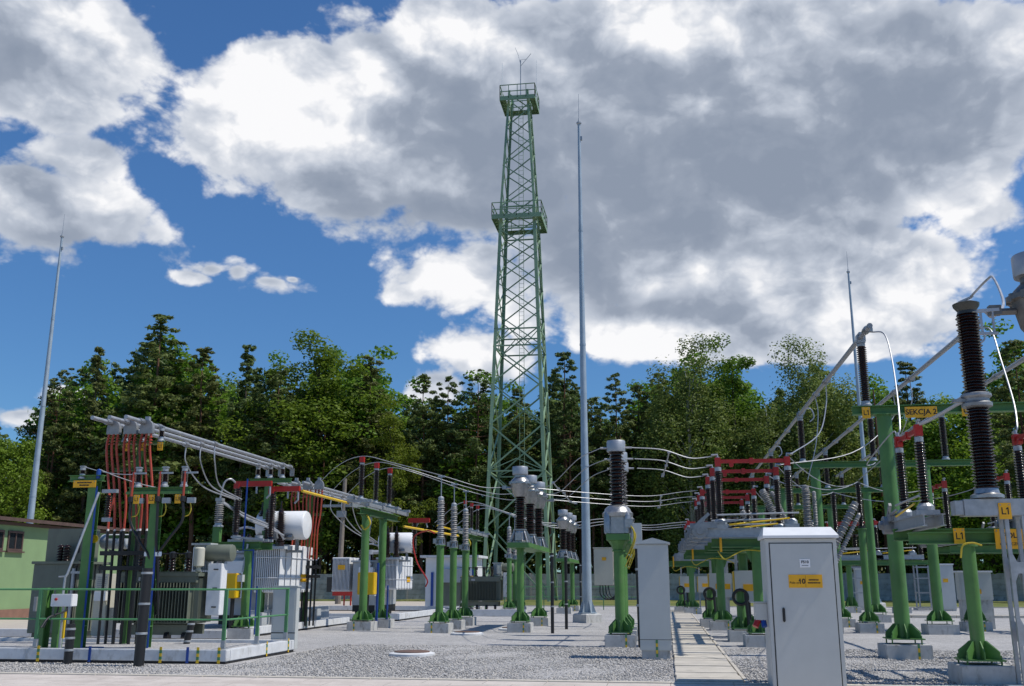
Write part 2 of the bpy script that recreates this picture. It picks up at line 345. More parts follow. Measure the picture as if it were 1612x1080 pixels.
while y < 60:
    pb.box((.63 + rnd.uniform(-.01, .01), y + .245, .02 + rnd.uniform(-.006, .006)), (1.08, .478, .06), rz=rnd.uniform(-.008, .008)); y += .5
structure(pb.build('path', PATHM, bevel=.008))
kb = MB()
for i in range(40): kb.b2((1.2, 17.3 + i, -.1), (1.26, 18.28 + i, .035))
structure(kb.build('path_kerb', PATHM, smooth=False))
# loose stones lying on the near gravel
def stones():
    rs = np.random.RandomState(2); n = 62000
    px = rs.uniform(-13.5, 9.5, n); py = 17.22 + 9.3 * rs.uniform(0, 1, n) ** 1.5
    keep = ~((px > .06) & (px < 1.28)) & ~((px < -8.6) & (py > 19.55)) ; px, py = px[keep], py[keep]; n = len(px)
    base = np.array([[1, 0, 0], [0, 1, 0], [-1, 0, 0], [0, -1, 0], [0, 0, .8], [0, 0, -.8]], float)
    V_ = base[None] * rs.uniform(.55, 1.25, (n, 6, 1)); s = rs.uniform(.012, .03, n)
    a = rs.uniform(0, 6.28, n); ca, sa = np.cos(a), np.sin(a)
    x = V_[..., 0] * ca[:, None] - V_[..., 1] * sa[:, None]; yv = V_[..., 0] * sa[:, None] + V_[..., 1] * ca[:, None]
    out = np.stack([x * s[:, None] + px[:, None], yv * s[:, None] + py[:, None], V_[..., 2] * s[:, None] * .8 + .006], -1).reshape(-1, 3)
    f = np.array([[0, 1, 4], [1, 2, 4], [2, 3, 4], [3, 0, 4], [1, 0, 5], [2, 1, 5], [3, 2, 5], [0, 3, 5]])
    F = (f[None] + (np.arange(n) * 6)[:, None, None]).reshape(-1, 3)
    return np_mesh('gravel_stones', out, F, STONE)
def np_mesh(name, V_, F, m, parent=None, mi=None):
    me = bpy.data.meshes.new(name); k = F.shape[1]
    me.vertices.add(len(V_)); me.vertices.foreach_set('co', V_.astype(np.float32).ravel())
    me.loops.add(F.size); me.loops.foreach_set('vertex_index', F.astype(np.int32).ravel())
    me.polygons.add(len(F)); me.polygons.foreach_set('loop_start', np.arange(0, F.size, k, dtype=np.int32))
    for q in (m if isinstance(m, list) else [m]): me.materials.append(q)
    if mi is not None: me.polygons.foreach_set('material_index', mi.astype(np.int32))
    me.update(calc_edges=True)
    o = bpy.data.objects.new(name, me); COL.objects.link(o)
    if parent: o.parent = parent
    return o
def _stone(h, nt, b, t):
    gi = h.n('ShaderNodeNewGeometry'); r = h.n('ShaderNodeValToRGB'); nt.links.new(gi.outputs['Random Per Island'], r.inputs[0]); cr = r.color_ramp
    cr.elements[0].color = (.15, .15, .148, 1); cr.elements[1].color = (.58, .565, .54, 1)
    e = cr.elements.new(.5); e.color = (.38, .37, .36, 1); e = cr.elements.new(.9); e.color = (.52, .48, .43, 1)
    nt.links.new(r.outputs[0], b.inputs['Base Color'])
STONE = ground_mat('stone', _stone)
stones()['kind'] = 'stuff'

# ------------------------------------------------------------ perimeter wall
wall = thing('concrete_fence', 'long grey precast concrete fence between the yard and the forest', 'fence', (0, 95.6, 0))
pp = MB(); wz = 2.42
for i in range(5): pp.b2((.1, -.04, i * .48 + .005), (2.3, .04, i * .48 + .475))
panel = pp.build('panel', WALLM, wall, smooth=False, bevel=.012)
post = MB().b2((-.1, -.09, 0), (.1, .09, 2.46)).build('post', WALLM, wall, smooth=False, bevel=.02)
wx = [-92 + i * 2.4 for i in range(62)]
for i, x in enumerate(wx):
    for src in (panel, post):
        if i == 0: src.location.x = x
        else:
            c = src.copy(); COL.objects.link(c); c.location.x = x
# ------------------------------------------------------------ green service building
bl = thing('service_building', 'low green plastered building with brown sheet roof and small windows', 'building', (-29.5, 41, 0))
MB().b2((-5, -9, .35), (0, 10.4, 4.3)).build('wall', STUCCO, bl, smooth=False)
MB().b2((-5.05, -9.05, 0), (.03, 10.45, .42)).build('plinth', PLINTH, bl, smooth=False)
rf = MB(); rf.add([(.45, -9.5, 4.3), (.45, 10.8, 4.3), (-5.5, 10.8, 4.85), (-5.5, -9.5, 4.85), (.45, -9.5, 4.46), (.45, 10.8, 4.46), (-5.5, 10.8, 5.0), (-5.5, -9.5, 5.0)],
   [(0, 1, 2, 3), (4, 7, 6, 5), (0, 4, 5, 1), (1, 5, 6, 2), (2, 6, 7, 3), (3, 7, 4, 0)]); rf.build('roof', TILE, bl, smooth=False)
MB().b2((.0, -9.4, 4.14), (.10, 10.6, 4.28)).build('fascia', TILE, bl, smooth=False)
for y in (-.05, 1.35, 6.0):
    fr = MB(); fr.b2((.0, y - .55, 2.55), (.06, y + .55, 2.65)); fr.b2((.0, y - .55, 3.35), (.06, y + .55, 3.45)); fr.b2((.0, y - .55, 2.65), (.06, y - .47, 3.35)); fr.b2((.0, y + .47, 2.65), (.06, y + .55, 3.35)); fr.b2((.0, y - .03, 2.65), (.06, y + .03, 3.35))
    for q in range(len(fr.v)): fr.v[q] = (fr.v[q][0], fr.v[q][1], fr.v[q][2] + .45)
    w = fr.build('window', TILE, bl, smooth=False)
    MB().b2((.004, y - .47, 3.1), (.02, y + .47, 3.8)).build('pane', GLASS, w, smooth=False)
    MB().b2((.0, y - .62, 2.93), (.14, y + .62, 2.995)).build('sill', TILE, w, smooth=False)
# ------------------------------------------------------------ lightning masts
def mast(x, y, label, r0=.2):
    t = thing('lightning_mast', label, 'lightning mast', (x, y, 0), group='lightning masts of the substation')
    f = MB(); f.lathe([(.62, -.2), (.6, .32), (.52, .36)], n=4); f.build('foundation', CONC, t)
    p = MB(); H = 22.3
    p.lathe([(.40, .36), (.40, .40), (r0, .405), (r0, 1.2)], n=12)
    z = 1.2; r = r0; i = 0
    while z < H - .1:
        z2 = min(H, z + 5.3); r2 = r0 + (.062 - r0) * z2 / H
        p.lathe([(r, z), (r2, z2)], n=12)
        p.lathe([(r2 + .012, z2 - .09), (r2 + .012, z2)], n=12); z, r = z2, r2
    for k in range(6):
        a = k * math.pi / 3; p.prism([(0, 0), (.17, 0), (0, .5)], (math.cos(a) * r0 * .95, math.sin(a) * r0 * .95, .405), (math.cos(a), math.sin(a), 0), (0, 0, 1), (-math.sin(a), math.cos(a), 0), .016)
    p.build('pole', MAST, t)
    h = MB(); h.lathe([(.07, H - .05), (.12, H), (.12, H + .06), (.05, H + .1), (.016, H + .3), (.008, H + 1.5)], n=8)
    h.box((.09, 0, H - .75), (.1, .1, .18)); h.build('air_terminal_rod', GALV, t)
    return t
mast(-3.29, 42.3, 'tall grey lightning mast on a concrete block in the open gravel beside the lattice tower')
mast(-36.1, 53.0, 'grey lightning mast standing behind the green building', .22)
mast(13.05, 67.7, 'slim grey lightning mast rising behind the SEKCJA 2 portal')
# ------------------------------------------------------------ lattice tower
def tower():
    t = thing('lattice_tower', 'tall green lattice steel telecom tower with two railed platforms', 'tower', (-12.8, 89.3, 0))
    prof = [(0, 3.0), (36.4, 1.70), (48.9, 1.0)]
    def hw(z):
        for (a, b), (c, d) in zip(prof, prof[1:]):
            if z <= c: return b + (d - b) * (z - a) / (c - a)
        return prof[-1][1]
    for sx in (-1, 1):
        for sy in (-1, 1):
            m = MB()
            for (a, b), (c, d) in zip(prof, prof[1:]):
                wdt = .30 if a == 0 else .22
                p, q = Vector((sx * b, sy * b, a)), Vector((sx * d, sy * d, c))
                m.beam(p - Vector((sx * wdt / 2, 0, 0)), q - Vector((sx * wdt / 2, 0, 0)), .03, wdt) if 0 else None
                # angle section: two flanges
                m.add([p, q, q - Vector((sx * wdt, 0, 0)), p - Vector((sx * wdt, 0, 0)), p - Vector((0, sy * .03, 0)), q - Vector((0, sy * .03, 0)), q - Vector((sx * wdt, sy * .03, 0)), p - Vector((sx * wdt, sy * .03, 0))],
                      [(0, 1, 2, 3), (4, 7, 6, 5), (0, 4, 5, 1), (3, 2, 6, 7), (0, 3, 7, 4), (1, 5, 6, 2)])
                m.add([p - Vector((0, sy * .03, 0)), q - Vector((0, sy * .03, 0)), q - Vector((0, sy * wdt, 0)), p - Vector((0, sy * wdt, 0)), p - Vector((sx * .03, sy * .03, 0)), q - Vector((sx * .03, sy * .03, 0)), q - Vector((sx * .03, sy * wdt, 0)), p - Vector((sx * .03, sy * wdt, 0))],
                      [(0, 1, 2, 3), (4, 7, 6, 5), (3, 2, 6, 7), (0, 3, 7, 4), (1, 5, 6, 2)])
            m.b2((sx * 3.0 - .5, sy * 3.0 - .5, -.3), (sx * 3.0 + .5, sy * 3.0 + .5, .0))
            m.build('leg', TOWERG, t, smooth=False)
    zs = [0, 6.2, 11.2, 15.4, 19.2, 22.7, 25.9, 28.9, 31.7, 34.2, 36.4]; zt = [36.4, 38.6, 40.8, 42.9, 44.9, 46.8, 48.6]
    for ax, sg in (('x', -1), ('x', 1), ('y', -1), ('y', 1)):
        P3 = lambda u, z: (u * hw(z), sg * (hw(z) - .06), z) if ax == 'y' else (sg * (hw(z) - .06), u * hw(z), z)
        m = MB()
        for a, b in zip(zs, zs[1:]):
            w_ = .13 if a < 20 else .1
            m.beam(P3(-1, a), P3(1, b), w_, w_); m.beam(P3(1, a), P3(-1, b), w_ * .9, w_ * .9)
        for z in (11.2, 22.7, 24.3, 34.2, 36.4): m.beam(P3(-1, z), P3(1, z), .12, .12)
        z1, z2 = 22.7, 24.3
        m.beam(P3(-1, z1), P3(-.33, z2), .07, .07); m.beam(P3(-.33, z2), P3(.33, z1), .07, .07); m.beam(P3(.33, z1), P3(1, z2), .07, .07)
        m.beam(P3(-1, 11.2), P3(0, 12.3), .07, .07); m.beam(P3(1, 11.2), P3(0, 12.3), .07, .07)
        for i, (a, b) in enumerate(zip(zt, zt[1:])):
            s = 1 if i % 2 else -1
            m.beam(P3(s, a), P3(-s, b), .09, .09)
            if ax == 'x' or sg > 0: m.beam(P3(-s, a), P3(s, b), .07, .07)
        m.build('bracing', TOWERG, t, smooth=False)
    # climbing ladder inside
    m = MB()
    for s in (-.22, .22): m.tube([(s, 1.2, 0), (s, .8, 48)], .025, 5)
    for i in range(120): m.tube([(-.22, 1.2 - .4 * i / 120, .3 + i * .4), (.22, 1.2 - .4 * i / 120, .3 + i * .4)], .014, 4)
    m.build('ladder', TOWERG, t)
    for z, h, n in ((35.2, 2.35, 6), (47.7, 1.72, 5)):
        m = MB(); inn = hw(z) + .12
        for x0, x1, y0, y1 in ((-h, h, -h, -inn), (-h, h, inn, h), (-h, -inn, -inn, inn), (inn, h, -inn, inn)): m.b2((x0, y0, z + .03), (x1, y1, z + .07))
        for s in (-1, 1):
            m.b2((-h - .03, s * h - .03, z - .22), (h + .03, s * h + .03, z + .22)); m.b2((s * h - .03, -h + .035, z - .22), (s * h + .03, h - .035, z + .22))
            for k in range(n):
                y = -h + (k + .5) * 2 * h / n
                m.b2((s * inn, y - .06, z - .14), (s * (h - .04), y + .06, z + .025))
        m.build('platform', TOWERG, t, smooth=False)
        m = MB()
        for s in (-1, 1):
            for zz in (.72, 1.4):
                m.beam((-h, s * h, z + zz), (h, s * h, z + zz), .07, .07); m.beam((s * h, -h, z + zz), (s * h, h, z + zz), .07, .07)
            for k in range(5):
                x = -h + k * h / 2
                m.beam((x, s * h, z), (x, s * h, z + 1.4), .06, .06); m.beam((s * h, x, z), (s * h, x, z + 1.4), .06, .06)
        m.build('railing', TOWERG, t, smooth=False)
    m = MB(); m.tube([(.1, 0, 48.8), (.1, 0, 52.7)], .045, 6); m.tube([(.1, 0, 52.2), (-.15, 0, 53.3), (-.45, 0, 54.1)], .025, 5); m.tube([(.1, 0, 52.0), (.75, 0, 52.8), (1.15, 0, 53.3)], .025, 5); m.tube([(.1, 0, 52.7), (.65, 0, 52.72)], .016, 4)
    m.build('antenna', GALV, t)
    for x in (-1.5, 1.9):
        m = MB(); m.tube([(x, -1.6, 47.2 if x > 0 else 47.8), (x, -1.6, 51.6)], .025, 5)
        m.beam((x, -1.6, 47.8), (x * .85, -1.6, 47.8), .05, .12); m.build('whip_antenna', WHITE, t)
tower()
# ------------------------------------------------------------ forest
def leafmat(name, c1, c2, tr):
    m = bpy.data.materials.new(name); m.use_nodes = True; nt = m.node_tree; h = NG(nt); b = nt.nodes['Principled BSDF']
    gi = h.n('ShaderNodeNewGeometry'); oi = h.n('ShaderNodeObjectInfo'); t = h.n('ShaderNodeTexCoord').outputs['Object']
    f = h.m('ADD', h.m('MULTIPLY', gi.outputs['Random Per Island'], .55), h.m('MULTIPLY', h.noise(t, .35, 4, .6), .6))
    c = h.mix(h.rng(f, .2, .9), (*c1, 1), (*c2, 1))
    hv = h.n('ShaderNodeHueSaturation'); nt.links.new(c, hv.inputs['Color'])
    nt.links.new(h.rng(oi.outputs['Random'], 0, 1, .47, .515, 'LINEAR'), hv.inputs['Hue']); nt.links.new(h.rng(h.m('FRACT', h.m('MULTIPLY', oi.outputs['Random'], 7.3)), 0, 1, .75, 1.2, 'LINEAR'), hv.inputs['Value'])
    nt.links.new(hv.outputs[0], b.inputs['Base Color']); b.inputs['Roughness'].default_value = .55; b.inputs['Specular IOR Level'].default_value = .25
    tl = h.n('ShaderNodeBsdfTranslucent'); nt.links.new(hv.outputs[0], tl.inputs[0]); mx = h.n('ShaderNodeMixShader'); mx.inputs[0].default_value = tr
    nt.links.new(b.outputs[0], mx.inputs[1]); nt.links.new(tl.outputs[0], mx.inputs[2]); nt.links.new(mx.outputs[0], nt.nodes['Material Output'].inputs[0])
    return m
L_PINE = leafmat('pine_needles', (.070, .105, .028), (.165, .205, .06), .32)
L_LEAF = leafmat('broad_leaves', (.085, .155, .015), (.20, .31, .03), .48)
L_BIRCH = leafmat('birch_leaves', (.09, .145, .03), (.20, .275, .065), .4)
L_LIME = leafmat('young_leaves', (.10, .165, .014), (.21, .30, .03), .42)
BARKP = mat('pine_bark', (.15, .075, .042), .9, var=.35, scale=1.2)
BARKD = mat('dark_bark', (.075, .06, .045), .9, var=.3, scale=1.5)
BARKB = mat('birch_bark', (.42, .40, .37), .8, var=.35, scale=1.0)
def quads(cen, nrm, ln, wd, rs):
    """leaf sized quads at cen facing nrm"""
    n = len(cen); nrm = nrm / np.linalg.norm(nrm, axis=1, keepdims=True)
    a = np.cross(nrm, rs.normal(size=(n, 3))); a /= np.linalg.norm(a, axis=1, keepdims=True); b = np.cross(nrm, a)
    a *= (ln / 2)[:, None]; b *= (wd / 2)[:, None]
    V_ = np.stack([cen - a, cen + b * 1.0, cen + a, cen - b * 1.0], 1).reshape(-1, 3)
    return V_, np.arange(4 * n).reshape(n, 4)
def pine_leaves(seed, H, cb, rmax, dense=1., conic=.8):
    rs = np.random.RandomState(seed); cl = []; limbs = []
    z = H * cb
    while z < H - .3:
        t = (z - H * cb) / (H * (1 - cb)); rad = rmax * (1 - t) ** conic * (.55 + .45 * min(1, t * 5)) + .12
        for k in range(rs.randint(3, 6)):
            a = rs.uniform(0, 6.283); L = rad * rs.uniform(.5, 1.12); rise = rs.uniform(-.28, .42) * L
            limbs.append(((0, 0, z - .2), (math.cos(a) * L, math.sin(a) * L, z + rise)))
            nn = max(1, int(L / .62))
            for q in range(nn):
                u = 1 - q / nn * .75 + rs.uniform(-.08, .08)
                cl.append((math.cos(a) * L * u + rs.normal(0, .22), math.sin(a) * L * u + rs.normal(0, .22), z + rise * u + rs.normal(0, .34), rs.uniform(.36, .68) * (1.05 - .55 * t)))
        z += rs.uniform(.38, .72) * (1.15 - .4 * t)
    cl.append((0, 0, H - .2, .3))
    cl = np.array(cl); per = int(42 * dense); n = len(cl) * per
    idx = np.repeat(np.arange(len(cl)), per); d = rs.normal(size=(n, 3)); d /= np.linalg.norm(d, axis=1, keepdims=True)
    r = rs.uniform(.25, 1, n) ** .6
    cen = cl[idx, :3] + d * (r * cl[idx, 3])[:, None] * np.array([1.15, 1.15, .62])
    nr = d * .6 + rs.normal(size=(n, 3)) * .5 + np.array([0, 0, .5])
    V_, F = quads(cen, nr, rs.uniform(.26, .5, n), rs.uniform(.10, .19, n), rs); return V_, F, limbs
def broad_leaves(seed, H, cb, rmax, nclump=140, per=210, droop=0., leaf=.27):
    rs = np.random.RandomState(seed); zc = H * (1 + cb) / 2; hz = H * (1 - cb) / 2; cl = []; limbs = []
    for i in range(nclump):
        d = rs.normal(size=3); d /= np.linalg.norm(d); r = rs.uniform(.35, 1.0) ** .5 * (1 + .16 * math.sin(d[0] * 5 + seed) + .12 * math.sin(d[2] * 7 + seed * 2))
        sh = 1 - .35 * max(0, d[2]) ** 2
        c = np.array([d[0] * rmax * r * sh, d[1] * rmax * r * sh, zc + d[2] * hz * r]); cl.append((*c, rs.uniform(.7, 1.45) * rmax / 4.2))
        if i % 4 == 0: limbs.append(((0, 0, max(H * cb * .6, c[2] - rmax * .9)), tuple(c)))
    cl = np.array(cl); n = nclump * per; idx = np.repeat(np.arange(nclump), per); d = rs.normal(size=(n, 3)); d /= np.linalg.norm(d, axis=1, keepdims=True)
    r = rs.uniform(.2, 1.1, n) ** .5
    cen = cl[idx, :3] + d * (r * cl[idx, 3])[:, None] * np.array([1, 1, .8 + droop]); cen[:, 2] -= droop * rs.exponential(.5, n)
    nr = d * .8 + rs.normal(size=(n, 3)) * .45 + np.array([.0, 0, .25])
    V_, F = quads(cen, nr, rs.uniform(.7, 1.3, n) * leaf, rs.uniform(.5, .8, n) * leaf, rs); return V_, F, limbs
def trunk_mb(H, r0, limbs, top=.96, lr=.05, seed=0):
    rs = random.Random(seed); b = MB(); pts = []; rr = []
    for i in range(9):
        u = i / 8; pts.append((rs.uniform(-.12, .12) * (1 if 0 < i < 8 else 0), rs.uniform(-.12, .12), -.15 + (H * top + .15) * u)); rr.append(r0 * (1 - .86 * u) * (1.25 if i == 0 else 1))
    b.tube(pts, rr, 8)
    for p, q in limbs[:70]:
        p, q = Vector(p), Vector(q); b.tube([p, p.lerp(q, .5) + Vector((0, 0, .1)), q], [lr, lr * .6, .012], 4, cap=False)
    return b
KINDS_T = {}
def tree_kind(key, gen, args, leafm, bark, r0, **k):
    V_, F, limbs = gen(**args); H = args['H']
    KINDS_T[key] = (V_, F, limbs, leafm, bark, r0, H, [None])
tree_kind('pine', pine_leaves, dict(seed=1, H=26, cb=.36, rmax=4.4), L_PINE, BARKP, .26)
tree_kind('pine_b', pine_leaves, dict(seed=2, H=26, cb=.28, rmax=4.2, conic=.85), L_PINE, BARKP, .25)
tree_kind('pine_c', pine_leaves, dict(seed=3, H=26, cb=.42, rmax=3.9, conic=.6), L_PINE, BARKP, .24)
tree_kind('pine_thin', pine_leaves, dict(seed=4, H=26, cb=.52, rmax=3.6, dense=.8, conic=.5), L_PINE, BARKP, .2)
tree_kind('fir', pine_leaves, dict(seed=5, H=26, cb=.12, rmax=4.0, dense=1.15, conic=1.05), L_PINE, BARKD, .27)
tree_kind('broad', broad_leaves, dict(seed=6, H=24, cb=.16, rmax=4.6), L_LEAF, BARKD, .28)
tree_kind('broad_b', broad_leaves, dict(seed=7, H=24, cb=.1, rmax=4.2, nclump=110), L_LEAF, BARKD, .27)
tree_kind('lime', broad_leaves, dict(seed=8, H=18, cb=.06, rmax=4.2, nclump=105), L_LIME, BARKD, .22)
tree_kind('birch', broad_leaves, dict(seed=9, H=24, cb=.2, rmax=3.6, nclump=140, per=210, droop=.5, leaf=.23), L_BIRCH, BARKB, .2)
tree_kind('birch_b', broad_leaves, dict(seed=10, H=24, cb=.14, rmax=4.4, nclump=165, per=210, droop=.6, leaf=.23), L_BIRCH, BARKB, .24)
def tree(key, name, x, y, H, label, group='trees at the edge of the forest', wide=1., rz=0.):
    V_, F, limbs, lm, bk, r0, H0, store = KINDS_T[key]
    t = thing(name, label, 'tree', (x, y, -.05), rz, group); s = H / H0; t.scale = (s * wide, s * wide, s)
    if store[0] is None:
        a = np_mesh('crown', V_, F, lm, t); b = trunk_mb(H0, r0, limbs, seed=len(key)).build('trunk', bk, t); store[0] = (a, b)
    else:
        for o in store[0]:
            c = o.copy(); COL.objects.link(c); c.parent = t
    return t
TREES = [
    ('lime', 'broadleaf_tree', -66.34, 92, 16.9, 'low bright green tree peeking over the green building roof beside its outer edge', 1.0, 1.48),
    ('birch', 'birch_tree', -67.73, 98, 16.1, 'pale stemmed birch just behind the lightning mast by the green building', 0.9, 0.65),
    ('pine_thin', 'pine_tree', -66.33, 100, 24.7, 'thin sparse pine with bare stem next to the mast behind the green building', 1.0, 2.49),
    ('fir', 'conifer_tree', -62.62, 101, 27.6, 'dense dark pointed conifer between the sparse pine and the tallest pine', 0.8, 0.97),
    ('pine_b', 'pine_tree', -55.94, 102, 31.4, 'tallest pine of the forest edge, standing well above its neighbours', 1.2, 0.42),
    ('pine', 'pine_tree', -50.97, 103, 27.5, 'pine directly beside the tallest pine on its tower side', 1.0, 2.52),
    ('fir', 'conifer_tree', -45.22, 102, 27.5, 'dark pointed conifer above the orange cable bundle busbars', 0.85, 5.76),
    ('pine_c', 'pine_tree', -40.66, 100, 23.9, 'short pine in front of the bright broadleaf tree, beside the dark conifer', 1.0, 5.03),
    ('broad', 'broadleaf_tree', -37.58, 104, 27.6, 'largest bright green broadleaf tree, behind the white transformer', 1.25, 4.81),
    ('pine_b', 'pine_tree', -31.62, 104, 26.0, 'dark pine touching the largest broadleaf tree on the tower side', 1.0, 1.39),
    ('broad_b', 'broadleaf_tree', -27.49, 99, 18.4, 'low rounded green tree in the dip beside the dark pine', 0.9, 3.37),
    ('pine', 'pine_tree', -25.31, 103, 23.6, 'pine with ragged top in front of the low white cloud', 0.85, 1.74),
    ('pine_c', 'pine_tree', -22.84, 104, 23.6, 'slim pine between two ragged pines near the lattice tower', 0.9, 1.08),
    ('pine_thin', 'pine_tree', -19.4, 103, 23.4, 'thin topped pine close beside the lattice tower legs', 1.05, 0.67),
    ('pine', 'pine_tree', -15.33, 105, 22.1, 'pine seen through the bars of the lattice tower', 0.9, 1.35),
    ('pine', 'pine_tree', -9.92, 102, 25.4, 'tall dark pine between the lattice tower and the grey mast', 0.95, 5.82),
    ('pine_c', 'pine_tree', -7.33, 104, 20.8, 'small pine crown just behind the tall grey mast', 0.8, 5.21),
    ('pine_b', 'pine_tree', -4.66, 103, 23.1, 'pine above the voltage transformer with two pointed tops', 0.85, 5.07),
    ('pine', 'pine_tree', -2.41, 105, 22.2, 'lower pine between the pointed pine and the pale birch', 0.85, 5.03),
    ('pine_c', 'pine_tree', -0.14, 104, 23.3, 'narrow dark pine leaning on the tall pale birch', 0.8, 1.21),
    ('birch_b', 'birch_tree', 2.62, 100, 24.3, 'tall pale drooping birch above the plain grey cabinet', 1.0, 1.95),
    ('broad_b', 'broadleaf_tree', 7.29, 102, 23.9, 'fresh green broadleaf tree between the two pale birches', 1.0, 3.94),
    ('birch', 'birch_tree', 10.16, 98, 19.4, 'lower grey green birch in front of the fresh broadleaf tree', 1.1, 4.6),
    ('birch_b', 'birch_tree', 14.94, 101, 24.5, 'tall birch behind the front aluminium busbar tube', 0.95, 5.37),
    ('pine_c', 'pine_tree', 19.66, 104, 20.5, 'small pine behind the slim mast by the portal', 0.8, 5.53),
    ('pine', 'pine_tree', 25.39, 106, 24.0, 'pine standing alone above the yellow SEKCJA sign', 1.0, 0.54),
    ('lime', 'broadleaf_tree', 25.43, 96, 17.5, 'bright yellow green tree low behind the SEKCJA sign', 1.15, 3.8),
    ('lime', 'broadleaf_tree', 29.35, 98, 20.2, 'tall yellow green tree behind the big brown breaker column', 1.0, 4.22),
    ('pine', 'pine_tree', 29.91, 88, 21.8, 'large dark pine beside the hanging grey transformer head', 1.0, 3.18),
    ('pine_b', 'pine_tree', 35.48, 97, 22.3, 'dark pine cut by the picture edge past the hanging grey transformer head', 1.0, 1.12),
    ('broad_b', 'broadleaf_tree', -72.61, 95, 19.2, 'green tree behind the end of the green building', 1.0, 2.97),
]
for k, n, x, y, H, l, w, rz in TREES: tree(k, n, x, y, H, l, wide=w * 1.22, rz=rz)
# the wood behind: one mass nobody could count
def wood():
    rs = np.random.RandomState(11); Vs, Fs, Ms, o = [], [], [], 0; tk = MB()
    keys = ['pine', 'pine_b', 'pine_c', 'broad', 'broad_b', 'birch', 'fir']; mats_ = [L_PINE, L_LEAF, L_BIRCH]
    xs_ = np.array(sorted((q[2] / q[3], q[4] / q[3]) for q in TREES))
    for i in range(111):
        k = keys[rs.randint(len(keys))]; V_, F, limbs, lm, bk, r0, H0, st = KINDS_T[k]
        row = i // 37; x = -114 + i % 37 * 4.9 + rs.uniform(-1.8, 1.8); y = (108, 114, 121)[row] + rs.uniform(-2.5, 2.5)
        prof = np.interp(x / y, xs_[:, 0], xs_[:, 1]) * y; s = (prof * rs.uniform(.84, .97)) / H0; s = min(max(s, .62), 1.25); a = rs.uniform(0, 6.28); wd = rs.uniform(1.05, 1.4)
        sel = rs.permutation(len(F))[:int(len(F) * .42)]
        q = V_.reshape(-1, 4, 3)[sel]; c = q.mean(1, keepdims=True); q = c + (q - c) * 1.55
        q = q.reshape(-1, 3); M_ = np.array([[math.cos(a), -math.sin(a), 0], [math.sin(a), math.cos(a), 0], [0, 0, 1]]); q = (q @ M_.T) * np.array([s * wd, s * wd, s]) + np.array([x, y, 0])
        Vs.append(q); Fs.append(np.arange(len(q)).reshape(-1, 4) + o); o += len(q); Ms.append(np.full(len(sel), mats_.index(lm)))
    n = 26000                                      # undergrowth and young trees
    x = rs.uniform(-110, 62, n); y = rs.uniform(97.5, 122, n); hgt = 1.0 + 2.6 * (np.sin(x * .8) * .5 + .5) * (np.sin(x * .23 + 2) * .5 + .5)
    z = rs.uniform(0, 1, n) ** 1.3 * hgt * 1.3
    q, F = quads(np.stack([x, y, z], 1), rs.normal(size=(n, 3)) + np.array([0, -.3, .5]), rs.uniform(.3, .7, n), rs.uniform(.2, .4, n), rs)
    Vs.append(q); Fs.append(F + o); o += len(q); Ms.append(np.where(rs.uniform(size=n) < .5, 1, 2))
    return np_mesh('woodland', np.concatenate(Vs), np.concatenate(Fs), mats_, mi=np.concatenate(Ms))
wood()['kind'] = 'stuff'
tk = MB(); rnd = random.Random(8)
for i in range(150):
    x, y = rnd.uniform(-105, 60), rnd.uniform(99, 124); h = rnd.uniform(13, 21)
    tk.tube([(x, y, -.1), (x + rnd.uniform(-.4, .4), y, h)], [rnd.uniform(.12, .22), .07], 6)
o = tk.build('woodland_trunks', BARKP); o['kind'] = 'stuff'
# the wood goes on behind: a dense dark bank of boughs
def bank():
    rs = np.random.RandomState(12); n = 60000
    x = rs.uniform(-150, 95, n); y = rs.uniform(126, 150, n); z = rs.uniform(0, 1, n) * (15 + 3 * np.sin(x * .35) + 2 * np.sin(x * .9))
    q, F = quads(np.stack([x, y, z], 1), rs.normal(size=(n, 3)) + np.array([0, -.4, .3]), rs.uniform(.7, 1.5, n), rs.uniform(.5, .9, n), rs)
    return np_mesh('deep_woodland', q, F, L_PINE)
bank()['kind'] = 'stuff'
# ============================================================ EQUIPMENT
def add_foot(root, x, y, z1, r=.15, pl=.78, ph=.30, strap=True, side=1, gh=.28, lift=.05):
    """concrete foundation, base plate with gussets, round column, earthing strap: parts of ROOT"""
    MB().b2((x - pl / 2, y - pl / 2, -.25), (x + pl / 2, y + pl / 2, ph)).build('foundation', CONC, root, smooth=False, bevel=.012)
    b = MB(); s = pl * .39; zb = ph + lift
    b.b2((x - s, y - s, zb), (x + s, y + s, zb + .025))
    for sx in (-1, 1):
        for sy in (-1, 1): b.tube([(x + sx * s * .82, y + sy * s * .82, ph - .02), (x + sx * s * .82, y + sy * s * .82, zb + .09)], .016, 6)
    for k in range(8):
        a = k * math.pi / 4; q = s * (1.0 if k % 2 == 0 else 1.12)
        b.prism([(r * .9, 0), (q, 0), (q, .12), (r + .03, gh), (r * .9, gh)], (x, y, zb + .027), (math.cos(a), math.sin(a), 0), (0, 0, 1), (-math.sin(a), math.cos(a), 0), .016)
    b.build('base_plate', GREEN, root, smooth=False)
    MB().lathe([(r, zb + .026), (r, z1 - .03), (r + .045, z1 - .03), (r + .045, z1)], (x, y, 0), n=20).build('column', GREEN, root)
    if strap:
        e = MB(); xx, yy = x + side * pl * .2, y - pl / 2 - .006
        for i in range(7):
            z = -.02 + i * .085
            if z < ph: e.b2((xx - .022, yy - .006, z), (xx + .022, yy, z + .085), m=i % 2)
        e.build('earth_strap', [YEL, GREENGAL], root, smooth=False)

